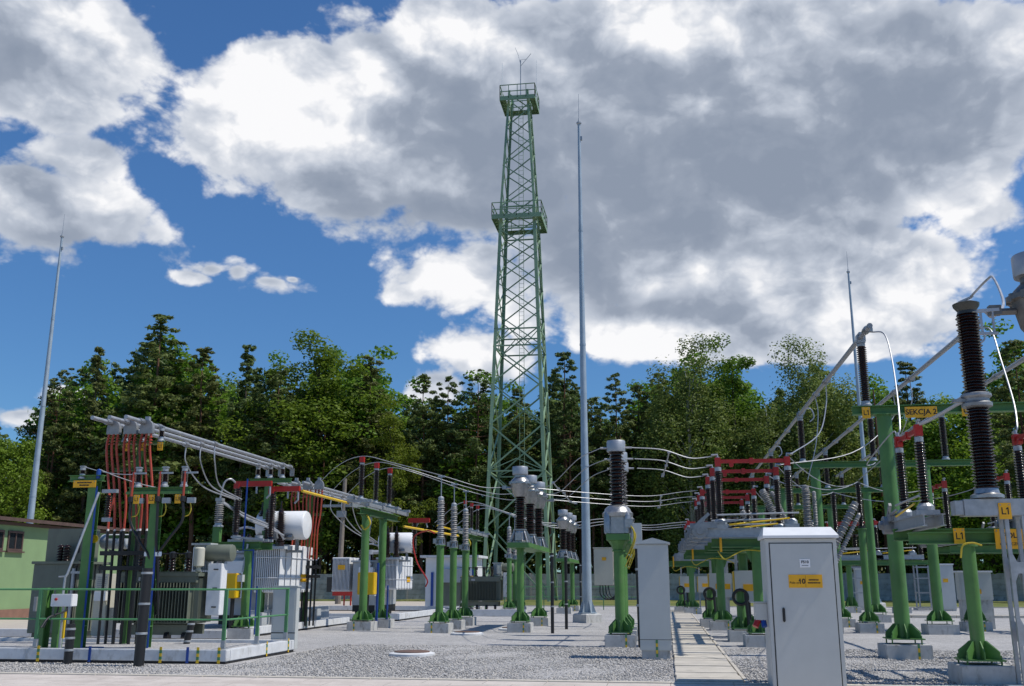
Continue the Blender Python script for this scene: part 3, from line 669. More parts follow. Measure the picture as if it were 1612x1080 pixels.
# ---------------- current transformers
def make_ct(label, loc, grp):
    t = thing('current_transformer', label, 'current transformer', loc, group=grp)
    b = MB(); b.lathe([(.35, 0), (.35, .05), (.27, .09), (.225, .26), (.2, .40), (.23, .42), (.23, .46)], n=20)
    for k in range(8):
        a = k * math.pi / 4; b.prism([(.2, .02), (.39, .02), (.37, .1), (.24, .40), (.2, .40)], (0, 0, 0), (math.cos(a), math.sin(a), 0), (0, 0, 1), (-math.sin(a), math.cos(a), 0), .03)
    b.box((0, -.33, .2), (.22, .2, .26)); b.build('cast_base', CAST, t)
    MB().lathe(shed_prof(.46, 1.56, .125, .20, 15, .14), n=20).build('insulator', BROWN, t)
    h = MB(); h.lathe([(.2, 1.55), (.22, 1.6), (.26, 1.66), (.31, 1.9), (.33, 1.98), (.385, 1.99), (.385, 2.05), (.33, 2.06), (.30, 2.12), (.22, 2.2), (.20, 2.22), (.20, 2.30)], n=24)
    for k in range(12):
        a = k * math.pi / 6 + .2; h.box((.36 * math.cos(a), .36 * math.sin(a), 2.02), (.05, .05, .10), rz=a)
    for s in (-1, 1): h.tube([(s * .3, 0, 1.86), (s * .52, 0, 1.86)], .045, 8); h.box((s * .55, 0, 1.88), (.14, .1, .12))
    h.build('head', CAST, t)
    MB().lathe([(.2, 2.29), (.265, 2.30), (.27, 2.32), (.27, 2.56), (.26, 2.58), (.1, 2.6)], n=24).build('expansion_cap', ALU, t)
    return t
def ct_portal(label, x, y, ys, top, grp='green portals under the current transformers'):
    t = thing('transformer_portal', label, 'support portal', (x, y, 0), group=grp)
    for yy in ys: add_foot(t, 0, yy, top - .17, r=.125)
    b = MB(); L = ys[-1] + .55
    b.prism([(-.36, .0), (.36, .0), (.36, .0), (.36, -.16), (-.36, -.16)], (0, (L - .55) / 2, top), (1, 0, 0), (0, 0, 1), (0, 1, 0), L + .55)
    b.b2((-.40, -.56, top - .17), (.40, L + .01, top - .145)); b.build('beam', GREEN, t, smooth=False)
    return t
def pipe(x, y, z, label, r=.055, lean=0., z0=-.05):
    t = thing('cable_pipe', label, 'cable pipe', (x, y, 0), group='black cable pipes'); MB().tube([(0, 0, z0), (lean, 0, z)], r, 12).build('duct', BLACK, t)
    for zz in (z * .32, z * .62, z - .12): MB().lathe([(r + .004, zz), (r + .012, zz + .005), (r + .012, zz + .04), (r + .004, zz + .045)], (lean * zz / z, 0, 0), n=12).build('clamp', GALV, t)
    return t
CTG = 'current transformers on the green portals'
c0 = make_ct('front of three current transformers in a row on the portal with two black cable pipes', (-4.87, 33.9, 2.9), CTG)
dup(c0, (-4.87, 36.4, 2.85), 'middle of three current transformers in a row on the portal with two black cable pipes')
dup(c0, (-4.87, 38.9, 2.85), 'hindmost of three current transformers in a row on the portal with two black cable pipes')
dup(c0, (-5.45, 54.2, 2.85), 'front of three distant current transformers beside the tower leg and the grey mast')
dup(c0, (-5.42, 56.7, 2.85), 'middle of three distant current transformers beside the tower leg and the grey mast')
dup(c0, (-5.40, 59.0, 2.85), 'hindmost of three distant current transformers beside the tower leg and the grey mast')
big_ct = dup(c0, (4.71, 12.7, 3.02), 'big grey transformer head with yellow tag hanging into view above the brown breaker')
ct_portal('green two column portal carrying three current transformers in the open gravel', -4.87, 33.9, (0, 5.0), 2.9)
ct_portal('distant green two column portal carrying three current transformers near the grey mast', -5.43, 54.2, (0, 4.8), 2.85)
t = thing('transformer_portal', 'green column under the big transformer head at the picture edge', 'support portal', (4.62, 12.7, 0)); add_foot(t, 0, 0, 3.0, r=.17)
for c in big_ct.children:
    if c.name.startswith('head'): c.data = c.data.copy(); c.data.materials[0] = CAST_SHADED  # this head gets the casting colour darkened to stand for shade
MB().box((-.13, -.245, 2.44), (.13, .012, .13), rz=-.49).build('yellow_label', SIGN, big_ct)
pipe(-3.72, 33.2, 2.55, 'black cable pipe standing in gravel just beside the front current transformer column')
pipe(-3.55, 36.1, 2.6, 'black cable pipe standing behind the one at the front current transformer column')
pipe(-4.62, 55.0, 2.6, 'black cable pipe beside the distant current transformers')
# ---------------- voltage transformers
def make_vt(label, loc, grp):
    t = thing('voltage_transformer', label, 'voltage transformer', loc, group=grp)
    add_foot(t, 0, 0, 2.42, r=.128, pl=.78)
    b = MB(); b.lathe([(.135, 2.4), (.2, 2.56), (.27, 2.66), (.27, 2.84)], n=8); b.b2((-.30, -.30, 2.68), (.30, .30, 2.84)); b.build('pedestal', GREEN, t, smooth=False)
    b = MB(); b.b2((-.29, -.29, 2.85), (.29, .29, 3.3)); b.lathe([(.40, 3.29), (.41, 3.38), (.36, 3.42), (.33, 3.5), (.26, 3.56), (.19, 3.60)], n=24)
    for k in range(4):
        a = k * math.pi / 2 + math.pi / 4; b.lathe([(.1, 2.85), (.1, 3.3), (.06, 3.4)], (math.cos(a) * .36, math.sin(a) * .36, 0), n=10)
    b.box((.3, -.34, 3.1), (.2, .12, .22)); b.build('cast_tank', CAST, t, bevel=.0)
    MB().lathe(shed_prof(3.6, 5.02, .135, .215, 15, .12), n=20).build('insulator', BROWN, t)
    MB().lathe([(.15, 5.0), (.245, 5.01), (.25, 5.04), (.25, 5.28), (.235, 5.31), (.05, 5.32)], n=24).build('expansion_cap', ALU, t)
    for s in (-1, 1): MB().tube([(s * .25, 0, 5.12), (s * .42, 0, 5.12)], .03, 6).build('terminal', ALU, t)
    m = MB(); m.tube(spline([(.3, -.36, 3.1), (.42, -.42, 2.9), (.4, -.4, 2.6), (.2, -.3, 2.2)], 5), .02, 5, m=0); m.tube(spline([(.32, -.36, 3.05), (.47, -.4, 2.8), (.36, -.4, 2.4), (.18, -.25, 2.0)], 5), .015, 5); m.build('cable', CABLEY, t)
    return t
VTG = 'voltage transformers on single green columns'
v0 = make_vt('large voltage transformer with shiny can top beside the plain grey cabinet', (-1.23, 26.7, 0), VTG)
dup(v0, (-1.27, 29.2, 0), 'voltage transformer mostly hidden behind the large front one')
dup(v0, (-1.33, 31.7, 0), 'voltage transformer hidden third in line behind the large front one')
for i, yy in enumerate((36.3, 38.8, 41.3)): pass
def wire(label, pts, r=.016, mt=ALU, name='conductor', grp='aluminium conductors between the apparatus', cat='conductor'):
    return tag(MB().tube(pts, r, 6).build(name, mt), label, cat, grp)
ORD = ('front', 'middle', 'hindmost')
# ---------------- surge arresters
def make_arr(label, loc, grp):
    t = thing('surge_arrester', label, 'surge arrester', loc, group=grp)
    add_foot(t, 0, 0, 2.82, r=.125, pl=.8, side=-1)
    b = MB(); b.lathe([(.17, 2.82), (.17, 2.86), (.1, 2.87), (.09, 3.0), (.16, 3.02), (.16, 3.06)], n=14)
    for k in range(4):
        a = k * math.pi / 2 + .6; b.tube([(.15 * math.cos(a), .15 * math.sin(a), 2.84), (.13 * math.cos(a), .13 * math.sin(a), 3.04)], .03, 6)
    b.box((-.17, -.1, 2.95), (.1, .12, .16)); b.build('mount', CAST, t)
    MB().lathe(shed_prof(3.06, 4.32, .085, .135, 18, .12), n=16).build('insulator', GREYP, t)
    b = MB(); b.lathe([(.1, 4.32), (.1, 4.4), (.06, 4.44), (.02, 4.45)], n=12); b.tube([(0, 0, 4.44), (0, 0, 5.1)], .018, 6); b.box((0, 0, 5.12), (.24, .06, .06)); b.build('terminal_rod', GALV, t)
    return t
ARG = 'surge arresters on green posts'
a0 = make_arr('grey ribbed surge arrester on the front post of three, beside the white round manhole', (-7.48, 33.2, 0), ARG)
dup(a0, (-7.62, 36.0, 0), 'grey ribbed surge arrester on the middle post of three, before the grey kiosk')
dup(a0, (-7.76, 38.9, 0), 'grey ribbed surge arrester on the hindmost post of three, before the grey kiosk')
dup(a0, (-8.05, 52.0, 0), 'distant grey surge arrester just beside the front current transformer column')
dup(a0, (-8.15, 54.6, 0), 'distant grey surge arrester half hidden behind the front current transformer column')
dup(a0, (-8.25, 57.2, 0), 'distant grey surge arrester behind the current transformer columns, deepest of its three')
# ---------------- transformer bay disconnectors (standing arm with red cap)
def portal2(label, loc, grp):
    t = thing('disconnector_portal', label, 'support portal', loc, group=grp)
    add_foot(t, 0, 0, 3.9, r=.138, pl=.85, side=-1); add_foot(t, 0, 2.2, 3.9, r=.138, pl=.85, strap=False)
    b = MB(); b.ibeam((0, -.7, 4.03), (0, 4.2, 4.03), .24, .22); b.build('beam', GREEN, t, smooth=False)
    b = MB(); b.beam((-.32, -.9, 4.22), (-.32, 4.6, 4.22), .08, .12); b.beam((.3, -.9, 4.22), (.3, 4.6, 4.22), .08, .12)
    for y in (-.85, .9, 2.7, 4.4): b.beam((-.45, y, 4.34), (.45, y, 4.34), .16, .1); b.box((-.3, y, 4.44), (.22, .2, .12))
    b.build('rail', GALV, t, smooth=False)
    b = MB(); b.tube([(-.45, -5.2, 4.30), (-.45, 4.2, 4.26)], .045, 8); b.build('earthing_rod', YEL, t)
    b = MB(); b.tube([(-.1, .95, 3.9), (-.3, .8, 1.95)], .05, 8); b.build('drive_rod', GALV, t)
    b = MB(); b.b2((-.42, .6, 1.18), (.18, 1.0, 1.95)); b.build('drive_box', YEL, t, smooth=False, bevel=.02)
    b = MB(); b.tube([(-.1, .8, 1.18), (-.12, .8, 0)], .07, 10); b.build('cable_duct', BLACK, t)
    b = MB(); b.b2((.30, 1.9, 1.5), (.34, 2.0, 0.02)); b.b2((-.05, 1.72, 2.3), (.02, 1.80, .05)); b.build('earth_bar', BLUE, t, smooth=False)
    b = MB(); b.tube(spline([(.1, -.2, 3.9), (.25, -.3, 3.6), (.05, -.25, 3.4), (-.1, -.2, 3.55)], 5), .03, 6); b.build('cable', CABLEY, t)
    return t
p0 = portal2('green two column portal with yellow drive box between the white transformers', (-10.4, 34.2, 0), 'disconnector portals of the transformers')
dup(p0, (-10.55, 53.3, 0), 'distant green disconnector portal behind the surge arrester posts')
def post_ins(label, loc, h, rs, capmat, name='post_insulator', grp='post insulators', n=None, caph=.2, arm=None):
    t = thing(name, label, 'insulator', loc, group=grp)
    MB().lathe([(rs * 1.15, 0), (rs * 1.15, .04), (rs * .85, .06), (rs * .8, .12)], n=12).build('flange', GALV, t)
    MB().lathe(shed_prof(.12, h, rs * .56, rs, n or int(h / .058), .0), n=14).build('sheds', BROWN, t)
    c = MB(); c.lathe([(rs * .8, h), (rs * .85, h + .06), (rs * .55, h + .07)], n=12); c.build('cap', GALV, t)
    c = MB(); c.b2((-rs * .8, -rs * .8, h + .07), (rs * .8, rs * .8, h + .07 + caph)); c.build('contact_head', capmat, t, smooth=False, bevel=.01)
    return t
PG = 'brown disconnector insulators with red heads'
q0 = post_ins('brown red headed insulator on the front end of the portal by the white transformers', (-10.35, 33.35, 4.39), 1.2, .1, RED, 'disconnector_insulator', PG)
dup(q0, (-10.35, 35.15, 4.39), 'brown insulator with red head in the middle of the portal by the white transformers')
dup(q0, (-10.35, 36.95, 4.39), 'brown insulator with red head at the rear of the portal by the white transformers')
dup(q0, (-10.5, 52.45, 4.39), 'distant brown red headed insulator just behind the front surge arrester')
dup(q0, (-10.5, 54.25, 4.39), 'distant brown red headed insulator between two surge arresters')
dup(q0, (-10.5, 56.05, 4.39), 'distant brown red headed insulator behind the hindmost surge arrester')
for lab, x, y in (('red contact bar jutting from the rear end of the portal by the white transformers', -9.8, 38.2),):
    t = thing('contact_bar', lab, 'switch arm', (x, y, 3.98)); MB().b2((-.1, -.09, -.12), (.75, .09, .06)).build('arm', RED, t, bevel=.02)
    MB().lathe(shed_prof(-1.3, -.12, .06, .11, 20), (.15, 0, 0), n=12).build('insulator', BROWN, t)
    m = MB(); m.tube([(.3, 0, -.12), (.2, 0, -.3)], .03, 6); m.tube([(.62, 0, -.12), (.66, 0, -.3)], .03, 6); m.build('clip', GALV, t)
# conductors: portal heads -> arresters -> current transformers -> voltage transformers -> busbar side
for i in range(3):
    y0 = (33.35, 35.15, 36.95)[i]; ya = (33.2, 36.0, 38.9)[i]; yc = (33.9, 36.4, 38.9)[i]; yv = (26.7, 29.2, 31.7)[i]
    xa = (-7.48, -7.62, -7.76)[i]
    wire(f'{ORD[i]} conductor arching from red headed insulator over surge arrester to current transformer',
         spline([(-13.2, y0 + 2.5, 4.75), (-11.6, y0 + .9, 5.62), (-10.35, y0, 5.88), (-9.2, y0, 5.62), (xa, ya, 5.15), (-6.2, (ya + yc) / 2, 4.78), (-5.4, yc, 4.78)], 7), .012)
    wire(f'{ORD[i]} conductor dropping from the voltage transformer row back to the current transformers',
         spline([(-1.65, yv, 5.12), (-2.4, yv + 1.6, 5.02), (-3.5, yc - 2.5, 4.62), (-4.3, yc - .1, 4.76)], 8), .012)
    yd = (27.0, 29.5, 32.0)[i]
    wire(f'{ORD[i]} gently sagging conductor from voltage transformer row to the front red disconnectors',
         spline([(-.81, yv, 5.12), (.0, yv + .1, 5.06), (.7, yd - .1, 4.84), (1.15, yd, 4.86), (1.35, yd, 4.9)], 8), .015)
    yt = (36.3, 38.8, 41.3)[i]
    wire(f'{ORD[i]} sagging conductor to the second row of red disconnectors',
         spline([(-4.3, yc + .3, 4.76), (-2.4, yt - 1, 4.66), (-.6, yt - .3, 4.6), (.6, yt, 4.75), (1.2, yt, 4.8)], 8), .012)
    yf = (55, 57.5, 60)[i]
    wire(f'{ORD[i]} thin distant conductor to the farthest red disconnectors',
         spline([(-4.9, yf - .8, 4.72), (-3.2, yf - .4, 4.95), (-1.2, yf, 4.62), (.4, yf, 4.72), (1.1, yf, 4.78)], 8), .02)
    wire(f'{ORD[i]} thin distant conductor arching over the far surge arresters',
         spline([(-12.5, yf - 1, 4.8), (-10.5, yf - 2.5, 5.8), (-8.1, yf - 3, 5.15), (-6.6, yf - 1.5, 4.75), (-5.9, yf - .8, 4.72)], 7), .02)
def spacer(label, pts):
    m = MB(); m.tube(spline(pts, 5), .02, 6)
    for p in pts: m.box(p, (.09, .06, .06))
    return tag(m.build('conductor_spacer', ALU), label, 'spacer', 'curved spacers clipped across the conductors')
spacer('curved bright spacer across the conductors at the front red disconnectors', [(.18, 27.0, 5.02), (.12, 28.4, 4.93), (.10, 29.4, 4.93), (0, 30.6, 4.80), (-.02, 31.6, 4.85)])
spacer('curved bright spacer across the conductors of the second disconnector row', [(-.1, 36.6, 4.66), (-.14, 38.0, 4.6), (-.12, 39, 4.6), (-.2, 40.5, 4.52), (-.24, 41.4, 4.58)])
spacer('bright spacer hanging across conductors beside the tall grey mast', [(-3.45, 31.3, 4.67), (-3.4, 32.4, 4.58), (-3.35, 33.8, 4.55), (-3.3, 35.6, 4.4), (-3.2, 36.6, 4.42)])
for i, (p, q) in enumerate((((-7.6, 33.6, 5.06), (-6.6, 33.6, 4.92)), ((-6.5, 36.2, 4.84), (-6.2, 37.4, 4.76)))): pass

# ---------------- busbar side disconnectors (red horizontal arms along X)
def make_disc(label, loc, grp):
    t = thing('disconnector', label, 'disconnector', loc, group=grp)
    b = MB(); b.ibeam((-.75, -.18, .0), (2.35, -.18, .0), .1, .24); b.ibeam((-.75, .18, .0), (2.35, .18, .0), .1, .24)
    for x in (0, 1.8): b.box((x, 0, .17), (.36, .46, .1)); b.lathe([(.17, .22), (.17, .3), (.12, .36)], (x, 0, 0), n=14)
    b.build('base_frame', GALV, t, smooth=False)
    b = MB(); b.lathe([(.2, -.12), (.2, .12)], (-.55, -.26, .05), n=14, ax=(0, 1, 0)); b.lathe([(.1, -.16), (.1, .16)], (-.55, -.3, .05), n=10, ax=(0, 1, 0)); b.box((-.3, -.2, .2), (.4, .2, .16)); b.beam((-.75, -.24, .1), (-.3, -.24, .5), .06, .08); b.box((-.62, .1, .12), (.35, .3, .28))
    b.beam((-.2, -.28, .25), (.45, -.28, .32), .05, .05); b.beam((-.8, .16, .05), (-.45, .16, .4), .05, .07); b.build('drive_linkage', STEELP, t, smooth=False)
    b = MB(); b.tube([(-.1, -.16, .46), (2.0, -.16, .5)], .025, 8); b.tube([(.2, -.24, .20), (1.75, -.2, .36)], .022, 8, m=1); b.build('coupling_rod', [GALV, YEL], t)
    for x in (0, 1.8):
        i = MB(); i.lathe(shed_prof(.36, 1.62, .062, .112, 21), (x, 0, 0), n=14); i.build('insulator', BROWN, t)
        c = MB(); c.lathe([(.09, 1.62), (.09, 1.72), (.05, 1.74), (.05, 2.0)], (x, 0, 0), n=12); c.build('cap', GALV, t)
    b = MB()
    for x in (0, 1.8): b.b2((x - .075, -.075, 1.745), (x + .075, .075, 1.98))
    b.beam((.07, 0, 1.88), (.88, 0, 1.88), .06, .10); b.beam((.885, 0, 1.88), (1.73, 0, 1.88), .06, .10); b.box((.88, 0, 1.88), (.10, .09, .16))
    b.lathe([(.06, -.05), (.06, .05)], (.35, -.05, 1.78), n=10, ax=(0, 1, 0)); b.build('red_arm', RED, t, smooth=False)
    for x in (0, 1.8): MB().tube([(x, 0, 1.96), (x, 0, 2.06), (x + (.16 if x else -.16), 0, 2.05)], .03, 8).build('terminal', ALU, t)
    return t
DG = 'red armed disconnectors in rows along the concrete path'
d0 = make_disc('front red armed disconnector of the row closest to the plain grey cabinet', (1.45, 27.0, 2.86), DG)
for j, (y0, row) in enumerate(((27.0, 'row closest to the plain grey cabinet'), (36.3, 'second row along the concrete path'), (55.0, 'small distant row near the fence'))):
    for i in range(3):
        if j == 0 and i == 0: continue
        dup(d0, (1.45 - .1 * j - .03 * i, y0 + 2.5 * i, 2.86), f'{ORD[i]} red armed disconnector of the {row}')
def disc_stand(label, y0, xo):
    t = thing('disconnector_stand', label, 'support stand', (xo, y0, 0), group='green stands under the red disconnectors')
    add_foot(t, 0, 0, 2.48, r=.14, pl=.88); add_foot(t, 0, 5.0, 2.48, r=.14, pl=.88, strap=False)
    b = MB()
    for y in (0, 2.5, 5.0): b.ibeam((-1.15, y, 2.61), (1.6, y, 2.61), .26, .22)
    b.beam((0, -.3, 2.485), (0, 5.3, 2.485), .2, .025); b.prism([(-.17, 0), (.17, 0), (.3, .35), (-.3, .35)], (0, 0, 2.12), (1, 0, 0), (0, 0, 1), (0, 1, 0), .02)
    b.build('beam', GREEN, t, smooth=False)
    m = MB()
    m.tube(spline([(-1.0, -.1, 2.4), (-.85, -.2, 2.2), (-.6, -.2, 2.3), (-.3, -.18, 2.42), (.2, -.2, 2.38), (.5, -.2, 2.25)], 5), .016, 5); m.build('yellow_earth_cable', CABLEY, t)
    m = MB(); m.b2((-.95, -.16, 2.38), (-.89, -.12, 2.95)); m.build('hanging_strap', SIGN, t, smooth=False)
    return t
disc_stand('green stand under the disconnector row by the front grey cabinet marked 10', 27.2, 2.35)
disc_stand('green stand under the second red disconnector row, with a black looped hose', 36.3, 1.85)
disc_stand('small distant green stand under the farthest red disconnectors', 55.0, 1.3)
# green stub posts with looped hoses and the grey drive cabinets with yellow doors
def hose_post(label, x, y, s=1.):
    t = thing('hose_post', label, 'cable post', (x, y, 0), group='green stub posts with looped black hoses')
    add_foot(t, 0, 0, 1.35, r=.13, pl=.8, strap=False)
    m = MB(); pts = [(-.02 + .2 * math.cos(a), -.2, 1.2 + .2 * math.sin(a)) for a in [i * .4 for i in range(17)]]; m.tube(pts, .045, 8); m.tube([(.12, -.2, 1.3), (.14, -.2, .95), (.18, -.2, .2)], .045, 8); m.build('looped_hose', BLACK, t)
    return t
hose_post('green stub post with coiled black hose, behind the front disconnector stand', 2.05, 29.6)
hose_post('green stub post with coiled black hose at the second disconnector stand', 1.55, 38.3)
hose_post('distant green stub post with coiled hose near the fence', .75, 56.6)
def drive_cab(label, x, y):
    t = thing('drive_cabinet', label, 'control cabinet', (x, y, 0), group='grey drive cabinets with yellow doors')
    MB().b2((0, 0, 1.05), (.86, .5, 1.95)).build('body', CAB, t, smooth=False, bevel=.012)
    MB().b2((-.035, .01, 1.07), (-.003, .49, 1.93)).build('door', YEL, t, smooth=False, bevel=.008)
    m = MB(); m.b2((.24, -.012, 1.35), (.8, -.002, 1.55)); s = m.build('sign', SIGN, t, smooth=False)
    m = MB()
    for px in (.1, .74):
        m.beam((px, .56, 0), (px, .56, 2.45), .08, .08)
    for z in (1.2, 1.8): m.beam((.0, .53, z), (.86, .53, z), .04, .06)
    m.build('post', GALV, t, smooth=False)
    m = MB(); m.tube([(.4, .25, 1.05), (.42, .25, -.05)], .05, 8); m.build('cable_duct', BLACK, t); return t
drive_cab('grey drive cabinet with yellow door edge under the front disconnector row', 2.02, 31.4)
drive_cab('grey drive cabinet with yellow door edge under the second disconnector row', 1.62, 40.4)
drive_cab('distant grey drive cabinet with yellow door, first of two near the fence', .72, 58.6)
drive_cab('distant grey drive cabinet with yellow door, behind the first near the fence', 1.75, 59.4)
# ============================================================ OVERHEAD BUSBARS AND PORTALS
BPG = 'green portals carrying the overhead busbars'
def bus_portal(label, y, x0=4.38, strap=True):
    t = thing('busbar_portal', label, 'support portal', (0, y, 0), group=BPG)
    add_foot(t, 5.07, 0, 5.36, r=.165, pl=.95, gh=.3, strap=strap, lift=.10); add_foot(t, 8.6, 0, 5.36, r=.165, pl=.95, gh=.3, strap=False, lift=.10)
    b = MB(); b.ibeam((x0, 0, 5.46), (10.2, 0, 5.46), .22, .2, .022); b.b2((4.8, -.2, 5.362), (5.34, .2, 5.362 - .02)); b.build('beam', GREEN, t, smooth=False)
    return t
PY_ = (23.6, 34.7, 44.6, 54.5)
PN = ('front portal with the SEKCJA 2 sign', 'second portal, seen below that sign', 'third portal behind the front grey cabinet', 'farthest portal by the fence')
for y, n in zip(PY_, ('front green portal with the yellow SEKCJA 2 sign on its beam', 'second green busbar portal seen below the SEKCJA 2 sign', 'third green busbar portal rising behind the front grey cabinet', 'farthest small green busbar portal near the forest fence')): bus_portal(n, y)
BX = (4.70, 7.0, 9.3)
w0 = None
for j, y in enumerate(PY_):
    for i, x in enumerate(BX):
        if j == 0 and i == 2: continue
        lab = f"brown post insulator of the {('L1', 'L2', 'L3')[i]} busbar on the {PN[j]}"
        if w0 is None:
            w0 = post_ins(lab, (x, y, 5.56), 1.42, .115, GALV, grp='post insulators under the overhead busbars', n=26, caph=.08)
            for c in w0.children:
                if c.name.startswith('contact_head'):
                    pass
        else: dup(w0, (x, y, 5.56), lab)
for i, x in enumerate(BX):
    t = thing('busbar', f"{('L1 busbar, the long grey tube closest to the concrete path', 'L2 busbar, middle of the three long grey overhead tubes', 'L3 busbar, the long grey tube passing behind the big brown breaker')[i]}", 'busbar', (x, 0, 7.2), group='long aluminium busbar tubes overhead')
    MB().tube([(0, 22.5, 0), (0, 56, 0)], .06, 12).build('tube', ALU, t)
    for y in PY_: MB().box((0, y, -.03), (.2, .18, .16)).box((0, y - .02, .07), (.12, .3, .05)).build('support_clamp', CAST, t)
    for y in (22.9, 28.9, 31.0, 38.6, 42): MB().lathe([(.085, -.12), (.085, .12)], (0, y, 0), n=10, ax=(0, 1, 0)).box((.08, y, 0), (.1, .16, .08)).build('clamp', CAST, t)
    e = MB(); e.lathe([(.064, -.03), (.064, .02)], (0, 22.5, 0), n=10, ax=(0, 1, 0)); e.build('end_cap', STEELP, t)
# ---------------- front disconnectors of the coupling bay
t = thing('disconnector_stand', 'low green beam stand in front, with an L1 sign, carrying the front red arms', 'support stand', (0, 0, 0), group='green stands under the red disconnectors')
add_foot(t, 5.03, 18.0, 2.22, r=.112, pl=.82, strap=False, lift=.06); add_foot(t, 9.0, 18.0, 2.22, r=.17, pl=.88, strap=False)
b = MB(); b.ibeam((4.15, 18.25, 2.34), (9.6, 18.25, 2.34), .2, .2, .02); b.ibeam((4.3, 20.1, 2.48), (9.6, 20.1, 2.48), .2, .22, .02)
for x in (5.03, 7.2, 9.0): b.beam((x - .1, 18.36, 2.33), (x - .1, 20.0, 2.43), .14, .14)
b.build('beam', GREEN, t, smooth=False)
m = MB(); m.tube(spline([(5.2, 17.8, 2.2), (5.05, 17.77, 2.24), (4.9, 17.8, 2.2), (4.86, 17.85, 2.0)], 5), .016, 5); m.build('yellow_earth_cable', CABLEY, t)
k1 = dup(d0, (4.53, 20.02, 2.64), 'steep looking front red disconnector beside the SEKCJA 2 portal column', R(-90)); k1.scale = (.86, .86, .86)
k2 = dup(d0, (6.68, 20.02, 2.64), 'front red disconnector partly seen just past the big brown breaker', R(-90)); k2.scale = (.86, .86, .86)
wire('bent conductor dropping from the L1 busbar end to the front red arm', spline([(4.78, 22.75, 7.12), (5.0, 22.5, 7.0), (4.95, 21.8, 6.3), (4.72, 20.6, 5.2), (4.6, 20.1, 4.55), (4.55, 20.05, 4.4)], 7), .018)
wire('bent conductor dropping from the L2 busbar end past the big brown breaker', spline([(7.08, 22.75, 7.12), (7.25, 22.5, 7.0), (7.15, 21.8, 6.2), (6.9, 20.6, 5.1), (6.75, 20.1, 4.55), (6.7, 20.05, 4.4)], 7), .018)
m = MB()
for x, yy, z in ((4.63, 20.2, 4.75), (6.8, 20.25, 4.8)): m.tube([(x, yy, z), (x - .02, yy - .06, z - .35)], .04, 8)
wire('angled aluminium tube from the front red arm up to the breaker waist', spline([(4.53, 18.46, 4.33), (4.75, 18.2, 4.42), (5.05, 17.75, 4.58), (5.2, 17.55, 4.62)], 6), .03)
wire('conductor looping from the red arm back toward the second portal', spline([(4.53, 20.1, 4.4), (4.62, 21.0, 4.55), (4.7, 24, 4.3), (5.6, 28, 4.7), (6.5, 32, 5.2)], 6), .014)
# ---------------- big circuit breaker
t = thing('circuit_breaker', 'huge two tier brown porcelain circuit breaker column on grey steel beam', 'circuit breaker', (5.28, 17.5, 2.95))
MB().lathe([(.26, 0), (.26, .05), (.20, .08), (.18, .16)], n=20).build('flange', CAST, t)
MB().lathe(shed_prof(.16, 1.52, .135, .205, 26, .1), n=28).build('lower_insulator', BROWN, t)
m = MB(); m.lathe([(.16, 1.5), (.24, 1.53), (.245, 1.58), (.2, 1.62), (.2, 1.66), (.245, 1.70), (.24, 1.74), (.16, 1.78)], n=20); m.box((-.28, 0, 1.64), (.2, .12, .05)); m.build('waist_flange', STEELP, t)
MB().lathe(shed_prof(1.76, 3.16, .125, .195, 28, .1), n=28).build('upper_insulator', BROWN, t)
m = MB(); m.lathe([(.17, 3.14), (.15, 3.2), (.21, 3.28), (.22, 3.33), (.15, 3.36), (.05, 3.38)], n=20); m.build('top_flange', SMOKE, t)
m = MB(); m.beam((-.12, 0, 3.36), (.12, 0, 3.46), .12, .03); m.build('terminal', ALU, t)
dup(t, (7.9, 17.5, 2.95), 'second huge brown breaker column beyond the picture edge') if 0 else None
wire('curved bright tube from breaker top to the hanging transformer head', spline([(5.36, 17.45, 6.4), (5.5, 17.0, 6.55), (5.35, 16.2, 6.35), (4.85, 14.4, 5.45), (4.3, 13.2, 4.95), (4.07, 12.75, 4.9)], 8), .02)
m = MB(); 
for a, b_ in (((3.98, 12.66, 4.88), (3.98, 12.66, 4.6)), ((4.12, 12.66, 4.9), (4.12, 12.66, 4.62))): m.tube([a, b_], .016, 6)
m.beam((3.94, 12.66, 4.6), (4.16, 12.66, 4.6), .04, .03); m.beam((3.94, 12.66, 4.89), (4.2, 12.66, 4.9), .04, .04); tag(m.build('terminal_bracket', ALU), 'small rectangular bracket beside the hanging transformer head', 'bracket')
t = thing('steel_stand', 'grey steel lattice stand with long beam under the huge brown breaker', 'support stand', (0, 17.5, 0))
b = MB(); b.b2((4.86, -.16, 2.66), (9.2, .16, 2.93)); b.b2((4.72, -.13, 2.68), (4.858, .13, 2.91)); b.build('beam', GALV, t, smooth=False, bevel=.006)
for x in (5.62, 8.6):
    b = MB()
    for dx in (-.13, .13):
        for dy in (-.14, .14): b.beam((x + dx, dy, 0), (x + dx, dy, 2.655), .06, .05)
    for z in (.62, 1.62):
        for dy in (-.172, .172): b.prism([(-.16, 0), (-.1, .0), (-.05, .12), (.05, .12), (.1, .0), (.16, 0), (.16, .42), (.1, .42), (.05, .30), (-.05, .30), (-.1, .42), (-.16, .42)], (x, dy, z), (1, 0, 0), (0, 0, 1), (0, 1, 0), .008)
    b.b2((x - .25, -.25, .0), (x + .25, .25, .02)); b.build('leg', GALV, t, smooth=False)
    MB().b2((x - .4, -.4, -.3), (x + .4, .4, .03)).build('foundation', CONC, t, smooth=False, bevel=.01)
